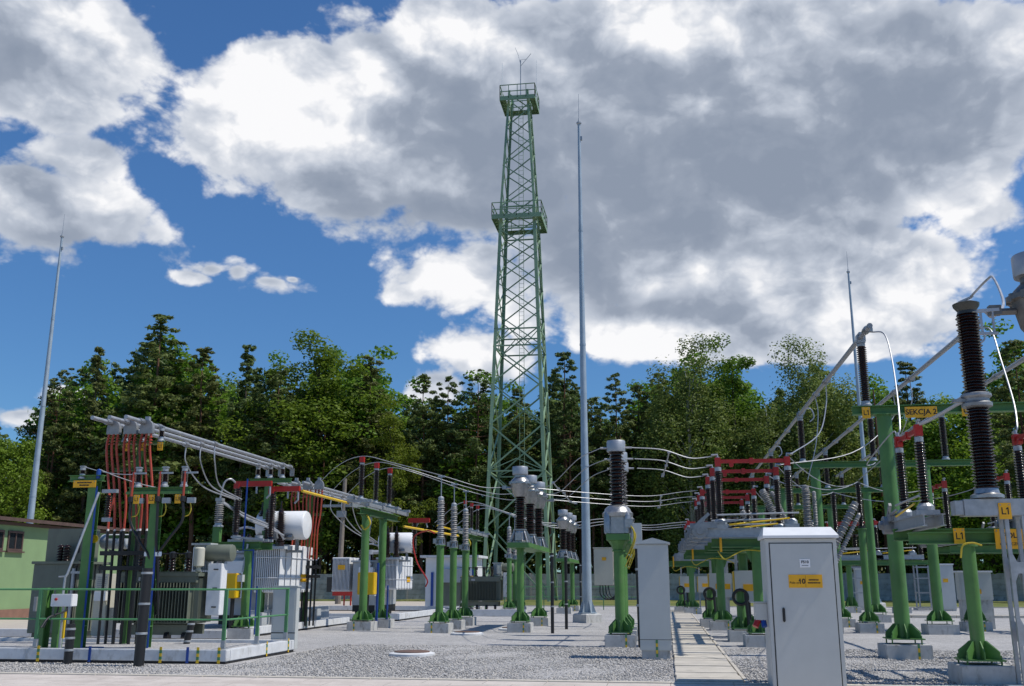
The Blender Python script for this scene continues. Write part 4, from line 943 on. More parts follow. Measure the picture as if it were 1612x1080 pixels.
# ---------------- signs
def sign(name, label, x0, x1, z0, z1, y, lines, grp=None, rows=None):
    t = thing(name, label, 'sign', ((x0 + x1) / 2, y, (z0 + z1) / 2), group=grp); w, h = x1 - x0, z1 - z0
    MB().b2((-w / 2, -.006, -h / 2), (w / 2, .006, h / 2)).build('plate', SIGN, t, smooth=False)
    for txt, size, dx, dz in lines:
        if txt == 'L1':
            k = size / .16; m = MB(); m.b2((-.055 * k, -.009, -.055 * k), (-.037 * k, -.007, .058 * k)); m.b2((-.0369 * k, -.009, -.055 * k), (.012 * k, -.007, -.038 * k)); m.b2((.038 * k, -.009, -.055 * k), (.056 * k, -.007, .058 * k)); m.prism([(.0379 * k, .058 * k), (.0379 * k, .036 * k), (.018 * k, .022 * k), (.018 * k, .040 * k)], (0, -.008, 0), (1, 0, 0), (0, 0, 1), (0, 1, 0), .002); m.build('lettering', INK, t, smooth=False)
        else: lettering(txt, size, (dx, -.0085, dz), INK, t, bold=.02)
    if rows:
        m = MB(); rr = random.Random(len(label))
        for z, s, xa, xb in rows:
            x = xa
            while x < xb:
                ww = min(rr.uniform(.5, 1.1) * s, xb - x); m.b2((x, -.0085, z - s * .4), (x + ww * .8, -.007, z + s * .4)); x += ww
        m.build('small_print', INK, t, smooth=False)
    b = MB()
    for sx in (-1, 1): b.tube([(sx * (w / 2 - .03), -.006, h / 2 - .03), (sx * (w / 2 - .03), -.012, h / 2 - .03)], .012, 6)
    b.build('bolt', STEELP, t); return t
PS = 'yellow phase signs'
sign('portal_sign', 'yellow sign reading SEKCJA 2 on the green portal beam', 5.51, 6.21, 5.25, 5.5, 23.465, [('SEKCJA 2', .17, 0, 0)])
sign('phase_sign', 'square yellow L1 sign at the free end of the SEKCJA 2 portal beam', 4.57, 4.75, 5.26, 5.52, 23.465, [('L1', .16, 0, 0)], PS)
sign('phase_sign', 'yellow L2 sign half hidden behind the huge brown breaker', 6.74, 6.96, 5.26, 5.52, 23.465, [('L2', .16, 0, 0)], PS)
sign('phase_sign', 'yellow L1 sign on the low green beam', 4.86, 5.04, 2.24, 2.50, 18.13, [('L1', .16, 0, 0)], PS)
sign('phase_sign', 'yellow L1 sign on the grey steel beam under the huge breaker', 5.38, 5.57, 2.60, 2.86, 17.325, [('L1', .16, 0, 0)], PS)
sign('bay_sign', 'wide yellow bay sign POLE NR 1 behind the grey steel lattice leg', 5.52, 6.36, 2.15, 2.48, 18.13, [('POLE NR 1', .125, 0, .055), ('ODŁĄCZNIK SZYNOWY', .064, 0, -.085)])
# ---------------- grey cabinets in front
t = thing('control_cabinet', 'large light grey cabinet in front with FS10 label and yellow plate number 10', 'cabinet', (2.11, 16.5, 0), group='light grey control cabinets')
MB().b2((-.55, .0, -.2), (.55, .82, 2.28)).build('body', CAB, t, smooth=False, bevel=.01)
r_ = MB(); r_.add([(-.58, -.07, 2.285), (.58, -.07, 2.285), (.58, .89, 2.285), (-.58, .89, 2.285), (-.58, -.07, 2.325), (.58, -.07, 2.325), (.58, .89, 2.325), (-.58, .89, 2.325), (-.53, .30, 2.47), (.53, .30, 2.47), (.53, .52, 2.47), (-.53, .52, 2.47)],
    [(3, 2, 1, 0), (0, 1, 5, 4), (1, 2, 6, 5), (2, 3, 7, 6), (3, 0, 4, 7), (4, 5, 9, 8), (5, 6, 10, 9), (6, 7, 11, 10), (7, 4, 8, 11), (8, 9, 10, 11)]); r_.build('roof', CABL, t, smooth=False)
dr = MB().b2((-.475, -.022, -.1), (.475, -.003, 2.2)).build('door', CAB, t, smooth=False, bevel=.006)
m = MB(); m.b2((-.492, -.0025, -.1), (-.477, -.001, 2.215)); m.b2((.477, -.0025, -.1), (.492, -.001, 2.215)); m.b2((-.477, -.0025, 2.202), (.477, -.001, 2.215)); m.build('door_seam', DARK, t, smooth=False)
m = MB(); m.b2((-.345, -.05, 1.0), (-.305, -.022, 1.22)); m.build('handle', BLACK, dr, smooth=False, bevel=.012)
p = MB().b2((-.22, -.03, 1.52), (.29, -.023, 1.72)).build('number_plate', SIGN, dr, smooth=False)
MB().prism([(-.052, 1.648), (-.052, 1.63), (-.068, 1.618), (-.068, 1.634)], (0, -.0325, 0), (1, 0, 0), (0, 0, 1), (0, 1, 0), .002).build('lettering', INK, p, smooth=False)
lettering('Pole nr', .05, (-.135, -.0325, 1.595), INK, p); lettering('10', .105, (-.02, -.0325, 1.615), INK, p, bold=.03)
m = MB(); m.b2((.034, -.032, 1.53), (.038, -.0305, 1.71)); rr = random.Random(4)
for z, xa, xb in ((1.64, .085, .225), (1.595, .07, .245)):
    x = xa
    while x < xb: wv_ = rr.uniform(.012, .02); m.b2((x, -.032, z - .011), (x + wv_ * .75, -.0305, z + .011)); x += wv_
m.build('small_print', INK, p, smooth=False)
p = MB().b2((-.035, -.03, 1.83), (.125, -.023, 1.96)).build('label_plate', WHITE, dr, smooth=False)
lettering('FS10', .06, (.045, -.0325, 1.912), INK, p, bold=.02); m = MB().b2((-.005, -.032, 1.853), (.095, -.0305, 1.866)); m.build('small_print', STEELP, p, smooth=False)
m = MB(); m.b2((-.74, .2, 1.02), (-.552, .5, 1.28)); m.b2((-.80, .18, 1.285), (-.552, .52, 1.30)); m.build('socket_box', CAB, t, smooth=False, bevel=.004)
m = MB(); m.lathe([(.05, 0), (.05, .12)], (-.70, .25, 1.02), n=12, ax=(-.4, -.3, -.8)); m.build('red_socket', RED, t)
m = MB(); m.lathe([(.045, 0), (.045, .11)], (-.62, .25, 1.02), n=12, ax=(.1, -.4, -.9)); m.build('blue_socket', BLUE, t)
t = thing('plain_cabinet', 'plain tall grey cabinet with small gable roof beside the concrete path', 'cabinet', (-.285, 22.4, 0))
MB().b2((-.30, .03, -.2), (.30, .62, .18)).build('plinth', CONC, t, smooth=False)
MB().b2((-.335, 0, .18), (.335, .66, 2.42)).build('body', CAB, t, smooth=False, bevel=.01)
m = MB(); m.prism([(-.38, 0), (.38, 0), (.38, .025), (.0, .13), (-.38, .025)], (0, .33, 2.425), (1, 0, 0), (0, 0, 1), (0, 1, 0), .76); m.build('roof', CAB, t, smooth=False)
MB().b2((-.337, -.004, .40), (.337, -.001, .41)).build('seam', DARK, t, smooth=False)
m = MB()
for i in range(5): m.b2((-.0, -.014, .05 + i * .07), (.045, -.006, .12 + i * .07), m=i % 2)
m.build('earth_strap', [GREENGAL, YEL], t, smooth=False)
t = thing('wall_box', 'beige grey wall box on posts between the tall mast and the voltage transformer', 'cabinet', (-2.68, 38, 0))
m = MB().b2((0, 0, 1.5), (.72, .4, 2.85)).build('body', BEIGE, t, smooth=False, bevel=.015); MB().b2((-.03, -.03, 2.85), (.75, .43, 2.88)).build('lid', BEIGE, t, smooth=False)
MB().b2((.3, -.012, 2.4), (.46, -.003, 2.52)).build('sticker', SIGN, t, smooth=False)
m = MB()
for i in range(4): m.tube(spline([(.2 + i * .1, .2, 1.5), (.22 + i * .12, .15, 1.15), (.5 + i * .1, .1, .98), (.85, .1, 1.2)], 5), .02, 5)
m.build('cable', BLACK, t)
m = MB(); m.beam((.9, .2, 0), (.9, .2, 2.9), .1, .1); m.beam((1.15, .2, 0), (1.15, .2, 2.9), .1, .1); m.beam((0, .45, 2.4), (1.2, .3, 2.4), .05, .08); m.beam((0, .45, 1.8), (1.2, .3, 1.8), .05, .08)
for i in range(5): m.beam((.9, .2, .3 + i * .5), (1.15, .2, .55 + i * .5), .02, .05)
m.build('post', GALV, t, smooth=False)
t = thing('junction_box', 'narrow grey junction box with black cable pipe beside the large voltage transformer', 'cabinet', (-.72, 26.3, 0))
MB().b2((-.13, 0, 2.45), (.12, .2, 3.1)).build('body', CAB, t, smooth=False, bevel=.01)
m = MB(); m.tube([(0, .1, 2.46), (.02, .1, .0)], .075, 12); m.build('duct', BLACK, t)
m = MB(); m.lathe([(.08, 1.0), (.09, 1.01), (.09, 1.05), (.08, 1.06)], (.01, .1, 0), n=12); m.lathe([(.08, 1.9), (.09, 1.91), (.09, 1.95), (.08, 1.96)], (.005, .1, 0), n=12); m.build('clamp', GALV, t)
# ---------------- fan shaped breakers and further right equipment
def fan(label, x, y, s=1.):
    t = thing('fan_breaker', label, 'circuit breaker', (x, y, 0), group='grey ribbed breakers with spread poles')
    for (bx, bz, tx, tz) in ((0, 3.15, .0, 4.35), (-.78, 3.2, -1.25, 4.25), (.55, 2.35, 1.38, 3.85)):
        ax = Vector((tx - bx, 0, tz - bz)); L = ax.length; sd_ = ax.normalized().cross(Vector((0, 1, 0)))
        m = MB(); m.lathe([(.14, -.1), (.17, -.08), (.17, 0)] + shed_prof(.0, L, .085, .14, 22, .1) + [(.1, L), (.1, L + .08), (.03, L + .1)], (bx, 0, bz), n=14, ax=ax)
        m.lathe([(.08, -.05)] + shed_prof(.0, L * .82, .045, .078, 20, .1) + [(.06, L * .82), (.06, L * .82 + .1), (.02, L * .85 + .1)], Vector((bx, -.02, bz)) - sd_ * .23, n=12, ax=ax)
        m.build('pole', GREYP, t)
    m = MB(); m.b2((-1.0, -.14, 2.9), (.6, .14, 3.05)); m.beam((.45, 0, 2.95), (.62, 0, 2.3), .2, .2); m.b2((-.45, -.2, 2.3), (.25, .2, 2.9)); m.build('frame', GALV, t, smooth=False)
    add_foot(t, -.1, 0, 2.3, r=.15, strap=False)
    m = MB(); m.b2((-.6, -.5, 1.0), (.3, -.2, 2.0)); m.build('drive_box', CAB, t, smooth=False, bevel=.01); return t
f0 = fan('grey ribbed fan breaker just above the front grey cabinet', 4.22, 31.0)
dup(f0, (4.3, 40.2, 0), 'grey ribbed fan breaker behind the second red disconnector row')
def tall_post(label, x, y, zt, zc=3.38):
    t = thing('insulator_post', label, 'insulator post', (x, y, 0), group='thin green posts with brown insulators'); add_foot(t, 0, 0, zc, r=.12, pl=.8, side=1)
    MB().lathe([(.12, zc), (.12, zc + .08)] + shed_prof(zc + .08, zt, .062, .11, 22) + [(.09, zt), (.09, zt + .08), (.03, zt + .1)], n=14).build('insulator', BROWN, t); return t
tall_post('thin green post with brown insulator, just behind the edge of the front grey cabinet', 6.38, 39.5, 4.85)
tall_post('thin green post with brown insulator, beside the slim far mast', 6.58, 35.5, 4.85)
for i, (p, q, s, l) in enumerate((((3.28, 27.0, 4.86), (6.58, 35.5, 4.95), .42, 'drooping conductor from the front disconnector to the thin post beside the far mast'),
                                  ((3.28, 29.5, 4.86), (6.38, 39.5, 4.95), .38, 'drooping conductor from the middle disconnector to the thin post behind the cabinet edge'),
                                  ((3.25, 32.0, 4.86), (4.22, 31.0, 4.45), .12, 'short drooping conductor from the hindmost front disconnector to the fan breaker'),
                                  ((3.15, 36.3, 4.86), (4.3, 40.2, 4.45), .15, 'short drooping conductor to the hidden second fan breaker'),
                                  ((6.58, 35.5, 4.95), (9.4, 37.0, 4.9), .3, 'conductor drooping between the thin green post and the far red arms'),
                                  ((6.38, 39.5, 4.95), (11.0, 36.0, 4.9), .5, 'lower conductor drooping behind the SEKCJA 2 portal column'),
                                  ((4.22, 31.0, 4.45), (6.58, 35.5, 4.95), .2, 'curved conductor from fan breaker centre to the thin post'),
                                  )):
    wire(l, sag(p, q, s), .013)
wire('steep thin jumper rising from the front red arm end to the L1 busbar', spline([(3.27, 27.0, 4.9), (3.5, 27.2, 5.0), (4.3, 28.2, 5.6), (4.66, 28.9, 6.5), (4.7, 28.9, 7.12)], 7), .016)
wire('thin jumper hanging from the L1 busbar behind the front red arms', spline([(4.7, 31.0, 7.12), (4.75, 31.05, 6.6), (4.6, 31, 5.6), (4.3, 31.0, 4.6)], 7), .014)
wire('steep thin jumper hanging from the L2 busbar beside the second portal', spline([(7.0, 28.9, 7.12), (7.0, 29, 6.5), (6.9, 31, 5.6), (6.6, 35.4, 5.0)], 7), .014)
wire('thin jumper dropping from the L2 busbar to the middle red arm', spline([(7.0, 31.0, 7.12), (6.9, 31, 6.4), (5.5, 30.2, 5.3), (3.3, 29.5, 4.9)], 7), .014)
for x, y, l in ((4.83, 34.75, 'small bright loop on the L1 busbar at the second portal'), (7.13, 23.66, 'small bright loop on the L2 busbar beside the breaker top'), (4.83, 44.6, 'small bright loop on the L1 busbar at the third portal')):
    tag(MB().tube(spline([(x, y, 7.2), (x + .12, y, 7.4), (x + .28, y, 7.36), (x + .34, y, 7.1), (x + .2, y, 6.95)], 6), .022, 6).build('jumper_loop', ALU), l, 'conductor', 'bright jumper loops on the busbars')
e1 = dup(d0, (9.35, 37.2, 2.95), 'far red disconnector arm behind the low green beam', R(-90)); e2 = dup(d0, (11.1, 36.4, 3.1), 'far red disconnector arm seen just above the grey steel beam', R(-90))
e3 = dup(d0, (12.9, 36.4, 3.1), 'far red disconnector arm beyond the huge brown breaker', R(-90))
dup(d0, (9.4, 58.0, 2.95), 'small far red disconnector between the front grey cabinet and thin green post'); dup(d0, (9.35, 60.5, 2.95), 'small far red disconnector, second of those beyond the thin green posts'); dup(d0, (11.5, 58.0, 2.95), 'small far red disconnector just past the slim far mast')
def gstand(label, x, y, w, h=2.5, d=2.4):
    t = thing('disconnector_stand', label, 'support stand', (x, y, 0), group='green stands under the red disconnectors')
    add_foot(t, 0, 0, h, r=.15, pl=.85, gh=.45, strap=True); add_foot(t, w, 0, h, r=.15, pl=.85, gh=.45, strap=False)
    b = MB()
    for yy in (0, -d): b.ibeam((-1.0, yy, h + .12), (w + 1.0, yy, h + .12), .2, .22)
    b.beam((0, -d - .2, h + .01), (0, .2, h + .01), .2, .02); b.build('beam', GREEN, t, smooth=False); return t
gstand('green stand with yellow straps behind the leg of the low green beam', 10.3, 36.9, 2.2, 2.55, 1.6)
gstand('small far green stand between the cabinet and the thin green posts', 9.9, 58.0, 2.6, 2.5)
def gcab(name, label, x, y, w, d, h, m_=CAB, z0=0.):
    t = thing(name, label, 'cabinet', (x, y, 0), group='far grey cabinets')
    MB().b2((-w / 2, 0, z0 + .1), (w / 2, d, h)).build('body', m_, t, smooth=False, bevel=.01); MB().b2((-w / 2 - .04, -.05, h), (w / 2 + .04, d + .05, h + .06)).build('roof', CABL, t, smooth=False)
    MB().b2((-w / 2 + .06, -.014, z0 + .2), (w / 2 - .06, -.003, h - .1)).build('door', m_, t, smooth=False, bevel=.005)
    MB().b2((-w / 2 + .03, .03, -.2), (w / 2 - .03, d - .03, z0 + .1)).build('plinth', CONC, t, smooth=False)
    MB().b2((-.12, -.022, h * .62), (.16, -.015, h * .7)).build('sticker', SIGN, t, smooth=False); return t
gcab('far_cabinet', 'pale cabinet far off between two green columns by the fence', 15.9, 62, 1.0, .8, 2.6)
gcab('far_cabinet', 'narrow pale cabinet far off beside the SEKCJA 2 portal column', 12.0, 66, .7, .6, 2.4)
gcab('far_cabinet', 'grey cabinet behind the low green beam with orange sticker', 10.9, 38.5, 1.1, .5, 1.95, CAB, .9)
gcab('far_cabinet', 'small grey cabinet low behind the front grey cabinet edge', 9.2, 61.0, .7, .5, 2.0)
def lstand(label, x, y, h=2.6, ins=True):
    t = thing('lattice_stand', label, 'support stand', (x, y, 0), group='grey steel lattice stands'); b = MB(); w = .42
    for sx in (-w, w):
        for sy in (-w, w): b.beam((sx, sy, 0), (sx, sy, h), .08, .08)
    for z in (.15, 1.0, 1.85, h - .1):
        for s in (-w, w): b.beam((-w, s, z), (w, s, z), .06, .07); b.beam((s, -w, z), (s, w, z), .06, .07)
    b.build('frame', GALV, t, smooth=False); MB().b2((-.6, -.6, -.2), (.6, .6, .12)).build('foundation', CONC, t, smooth=False)
    if ins:
        MB().lathe([(.2, h), (.2, h + .1)] + shed_prof(h + .1, h + 1.7, .1, .17, 18) + [(.15, h + 1.7), (.28, h + 1.8), (.28, h + 1.86), (.05, h + 1.9)], n=14).build('insulator', BROWN, t)
    return t
lstand('grey steel lattice stand with brown insulator near the fence, beside the second portal column', 15.3, 64.5)
lstand('grey steel lattice stand with brown insulator far behind the thin green posts', 11.4, 64.0)
lstand('grey steel lattice stand behind the front disconnector row', 3.0, 46.0, 2.6)
t = thing('manhole', 'white ringed round manhole in the open gravel closest to the kerb', 'manhole', (-5.75, 22.8, 0), group='round concrete manholes in the gravel')
MB().lathe([(.52, -.1), (.52, .05), (.46, .07), (.40, .075)], n=28).build('ring', CONCW, t); MB().lathe([(.40, .076), (.40, .095), (.36, .1), (.02, .1)], n=28).build('cover', IRON, t)
mh = t; dup(mh, (-6.3, 32.0, 0), 'white ringed round manhole beside the surge arrester posts'); dup(mh, (-5.3, 35.2, 0), 'round manhole with dark cover just behind the surge arresters'); dup(mh, (-3.9, 50.0, 0), 'far round manhole between the current transformers and the tall mast')

t = thing('cable_trough', 'low beige concrete cable trough crossing the gravel far behind the portals', 'cable trough', (0, 0, 0))
m = MB()
for i in range(16): m.b2((9.2 + i * 1.0, 50.0 + i * .02, -.1), (10.17 + i * 1.0, 50.9 + i * .02, .12))
m.build('cover', PATHM, t, smooth=False)
# ============================================================ TRANSFORMER YARD
def low_wall(label, segs, zb=.055, h=.275, th=.2, straps=()):
    t = thing('low_wall', label, 'low wall', (0, 0, 0), group='low pale concrete walls round the transformer pits')
    m = MB(); k = MB()
    for (x0, y0, x1, y1) in segs:
        m.b2((x0, y0, zb), (x1, y1, h)); k.b2((x0 + .012, y0 + .012, -.3), (x1 - .012, y1 - .012, zb))
    m.build('wall', CONCW, t, smooth=False, bevel=.012); k.build('bitumen_base', BITUM, t, smooth=False)
    for x, y, kind, face in straps:
        s = MB()
        for i in range(5):
            z0, z1 = .02 + i * .062, .02 + (i + 1) * .062
            if face == 'y': s.b2((x - .028, y - .012, z0), (x + .028, y - .003, z1), m=i % 2)
            else: s.b2((x + .003, y - .028, z0), (x + .012, y + .028, z1), m=i % 2)
        s.build('earth_strap', [BLUE, BLUE] if kind == 'b' else [YEL, GREENGAL], t, smooth=False)
    return t
low_wall('pale concrete wall of the front transformer pit, with green railing on top', [(-24, 19.7, -8.8, 19.9), (-9.0, 19.902, -8.8, 23.3), (-24, 23.3, -8.8, 23.5)],
         straps=[(-12.9, 19.7, 'g', 'y'), (-12.25, 19.7, 'g', 'y'), (-11.75, 19.7, 'b', 'y'), (-10.2, 19.7, 'g', 'y'), (-9.62, 19.7, 'b', 'y'), (-9.4, 19.7, 'g', 'y'), (-8.95, 19.7, 'g', 'y'), (-8.8, 21.8, 'g', 'x'), (-8.8, 23.1, 'g', 'x')])
low_wall('pale concrete wall round the pit of the large white transformer', [(-20, 27.6, -12.45, 27.8), (-12.65, 27.802, -12.45, 39.0), (-20, 39.0, -12.45, 39.2)], h=.28)
low_wall('far pale concrete wall round the second white transformer pit', [(-20, 42.6, -11.4, 42.8), (-11.6, 42.802, -11.4, 57), (-20, 57, -11.4, 57.2)], h=.30)
structure(sheet('gravel_bed', -24, -9.0, 19.9, 23.3, .3, GRAVEL, .2, .01)); structure(sheet('gravel_bed', -20, -12.65, 27.8, 39.0, .4, GRAVEL, .14, .01))
t = thing('parapet', 'dark grey low concrete parapet with stubby buttresses behind the grey pit cabinet', 'low wall', (0, 0, 0))
m = MB(); m.b2((-13.3, 31.0, 0), (-13.1, 38.6, .72))
for y in (31.3, 32.6, 33.9, 35.2, 36.5): m.b2((-13.098, y, 0), (-12.85, y + .45, .66))
m.build('wall', TANK, t, smooth=False, bevel=.015)
m = MB(); m.tube([(-13.09, 33.4, .3), (-12.9, 33.4, .3)], .12, 12); m.build('pipe_stub', ALU, t)
# railing of the front pit
t = thing('railing', 'thin green pipe railing along the front transformer pit', 'railing', (0, 0, 0))
for x, y in ((-8.92, 19.8), (-8.92, 21.5), (-8.92, 23.2), (-13.05, 19.8), (-16.2, 19.8)):
    m = MB(); m.beam((x, y, .42), (x, y, 1.46), .07, .05); m.build('post', GREENGAL, t, smooth=False)
    m = MB(); m.beam((x, y, .29), (x, y, .46), .085, .065); m.b2((x - .09, y - .07, .295), (x + .09, y + .07, .31)); m.build('post_shoe', GALV, t, smooth=False)
for z in (1.46, .86):
    m = MB(); m.tube([(-24, 19.8, z), (-8.98, 19.8, z)] + [(-8.94, 19.82, z), (-8.92, 19.87, z)] + [(-8.92, 23.3, z)], .02, 8); m.build('rail', GREENGAL, t)
t = thing('gate_post', 'pair of wide green gate posts with small grey plate on the front pit', 'gate post', (-13.3, 20.4, .15))
m = MB(); m.ibeam((0, 0, 0), (0, 0, 1.34), .16, .24, .018); m.ibeam((.28, .1, 0), (.28, .1, 1.34), .14, .2, .018); m.build('post', GREEN, t, smooth=False)
m = MB(); m.b2((-.16, -.2, .85), (-.1, .1, 1.15)); m.build('plate', STEELP, t, smooth=False)
t = thing('blue_earth_bar', 'tall blue earthing bar beside the grey green transformer box', 'earthing bar', (-13.05, 21.4, .15)); m = MB(); m.b2((-.03, -.01, 0), (.03, .01, 2.5)); m.b2((-.03, .012, .0), (.6, .02, .06)); m.build('bar', BLUE, t, smooth=False); MB().lathe([(.09, -.02), (.09, .02)], (.14, -.02, 2.42), n=14, ax=(0, 1, 0)).build('disc', YEL, t)
def h_post(label, x, y, z, bx0, bx1, extra=None):
    t = thing('steel_post', label, 'steel post', (x, y, .15), group='green steel H posts in the front pit')
    m = MB(); m.ibeam((0, 0, 0), (0, 0, z), .2, .2, .014); m.b2((-.18, -.18, 0), (.18, .18, .03))
    for zz in (.5, 1.5, 1.9, 2.6): m.b2((-.096, -.012, zz), (.096, .09, zz + .02))
    m.build('post', GREEN, t, smooth=False)
    m = MB(); m.ibeam((bx0 - x, -.02, z + .07), (bx1 - x, -.02, z + .07), .16, .14, .014); m.b2((bx0 - x, -.16, z - .02), (bx1 - x, -.10, z + .04)) if extra else None; m.build('cross_beam', GREEN, t, smooth=False); return t
h1 = h_post('green steel post with yellow sign and sloping rod on the front pit', -12.98, 21.3, 3.72, -13.6, -12.75)
m = MB(); m.b2((-.02, -.125, 0.02), (.02, -.115, 3.6)); m.build('earth_bar', BLUE, h1, smooth=False).location.x = .13
sign('warning_sign', 'yellow sign with two lines of small print on the green post cross beam', -13.42, -12.86, 3.72, 3.88, 21.14, [], rows=[(.03, .04, -.18, .18), (-.03, .04, -.12, .12)])
h2 = h_post('taller green steel post standing among the orange cables, with a cross beam of three insulators', -11.42, 21.3, 3.42, -12.1, -10.6, True)
m = MB(); m.b2((-.02, -.125, 0.02), (.02, -.115, 2.6)); m.build('earth_bar', BLUE, h2, smooth=False).location.x = .13
G3 = 'brown insulators on the cross beam among the orange cables'
for x, l in ((-11.9, 'beside the first orange cables'), (-11.25, 'on the post top'), (-10.78, 'at the free end')):
    post_ins('short brown insulator on the green cross beam, ' + l, (x, 21.28, 3.71), .36, .08, GALV, grp=G3, n=9, caph=.04)
t = post_ins('small grey insulator on the cross beam over the yellow sign', (-13.3, 21.28, 3.93), .2, .075, GALV, grp=G3, n=5, caph=.03)
t = thing('blue_canister', 'small blue canister on the cross beam over the yellow sign', 'canister', (-12.9, 21.28, 3.93)); MB().lathe([(.05, 0), (.05, .2), (.02, .22)], n=10).build('can', BLUE, t)
wire('thin wire from the small grey insulator sagging to the orange cables', sag((-13.3, 21.28, 4.22), (-11.9, 21.5, 4.05), .08), .01)
wire('second thin wire crossing from the blue canister to the orange cables', sag((-12.9, 21.28, 4.15), (-11.95, 22.4, 3.8), .05), .01)
t = thing('surge_counter', 'red and black side mounted switch on the green post with yellow sign', 'switch', (-12.6, 21.3, 3.1)); MB().lathe(shed_prof(-.05, .45, .03, .07, 9), n=12).build('insulator', BROWN, t); MB().b2((-.16, -.05, .5), (.2, .05, .58)).build('bracket', GALV, t, smooth=False); MB().b2((-.1, -.05, -.15), (.1, .05, -.06)).build('bracket', GALV, t, smooth=False); MB().tube([(.13, 0, .5), (.08, 0, .1)], .025, 6).build('fuse', ORANGE, t)
# terminations hanging under the cross beam
for i, x in enumerate((-11.95, -11.3, -10.7)):
    t = thing('cable_termination', f"black cable bending down under the cross beam, {('beside the first orange cables', 'at the green post', 'at the free end')[i]}", 'cable', (x, 21.15, 3.5), group='black cables under the green cross beam')
    MB().tube(spline([(0, 0, .55), (0, -.02, .1), (.0, -.02, -.1)], 5), .028, 8).build('red_sleeve', ORANGE, t)
    m = MB(); m.lathe([(.03, -.12), (.065, -.1), (.065, .0), (.03, .02)], (0, -.02, -.02), n=10)
    dx = (.55, .05, -.62)[i]; m.tube(spline([(0, -.02, -.1), (0.02, -.02, -.55), (dx * .5, 0, -1.0), (dx, .1, -1.5), (dx, .3, -2.6)], 6), .032, 8); m.build('black_sheath', BLACK, t)
    m = MB(); m.lathe([(.036, -.05), (.04, 0), (.036, .05)], (dx * .78, .05, -1.28), n=8); m.build('collar', WHITE, t)
    m = MB(); m.tube(spline([(.12, 0, -.05), (.2, 0, -.25), (.16, 0, -.42), (.02, 0, -.46)], 5), .012, 5); m.build('yellow_cable', CABLEY, t)
    MB().b2((.1, -.03, -.16), (.28, .05, -.04)).build('bracket', GALV, t, smooth=False); MB().b2((-.03, -.02, .5), (.3, .02, .54)).build('bracket', GALV, t, smooth=False)
def phase(label, x, y, z, txt):
    sign('phase_sign', label, x - .07, x + .07, z - .1, z + .1, y, [(txt, .11, 0, 0)], PS)
for x, tx in ((-13.05, 'L3'), (-12.62, 'L2'), (-12.18, 'L1')): phase(f'small yellow {tx} sign behind the orange cables under their grey caps', x, 22.66, 4.85, tx)
for x, tx, l in ((-11.82, 'L1', 'beside the first black cable'), (-11.45, 'L2', 'beside the green post'), (-10.82, 'L3', 'at the free end')): phase(f'small yellow sign under the green cross beam, {l}', x, 21.12, 3.43, tx)
# sloping drive rod and its box, ducts
t = thing('drive_box', 'small pale drive box with red button on a thin post, below the sloping rod', 'drive box', (-12.8, 20.2, 0))
MB().b2((-.27, 0, 1.1), (.22, .22, 1.36)).build('body', CABL, t, smooth=False, bevel=.012)
m = MB(); m.lathe([(.028, 0), (.028, .03)], (-.14, -.001, 1.25), n=10, ax=(0, -1, 0)); m.build('button', RED, t)
m = MB(); m.tube([(-.06, .1, 1.36), (-.05, .1, 1.72), (-.02, .12, 1.78), (.18, .7, 3.58)], .026, 8); m.tube([(-.2, .1, 1.72), (-.02, .1, 1.73)], .02, 6); m.build('drive_rod', GALV, t)
m = MB(); m.tube([(-.02, .1, 1.1), (-.01, .1, .2)], .035, 8); m.build('stem', GALV, t)
m = MB(); m.tube(spline([(-.1, .05, 1.1), (-.12, .0, .9), (-.02, -.4, .85), (.02, -.6, .7)], 5), .018, 6); m.tube(spline([(.1, .05, 1.1), (.14, -.1, 1.0), (.06, -.5, .9), (.03, -.7, .7)], 5), .018, 6); m.build('cable', BLACK, t)
m = MB(); m.b2((.08, -.02, .45), (.12, .02, 1.0)); m.build('earth_strap', YEL, t, smooth=False)
pipe(-12.0, 19.35, .78, 'short black cable pipe in front of the pit wall below the pale drive box', .085, -.01, -.1)
pipe(-10.28, 19.0, 1.88, 'thick black cable pipe standing in the gravel before the pit wall', .1, .02, -.1)
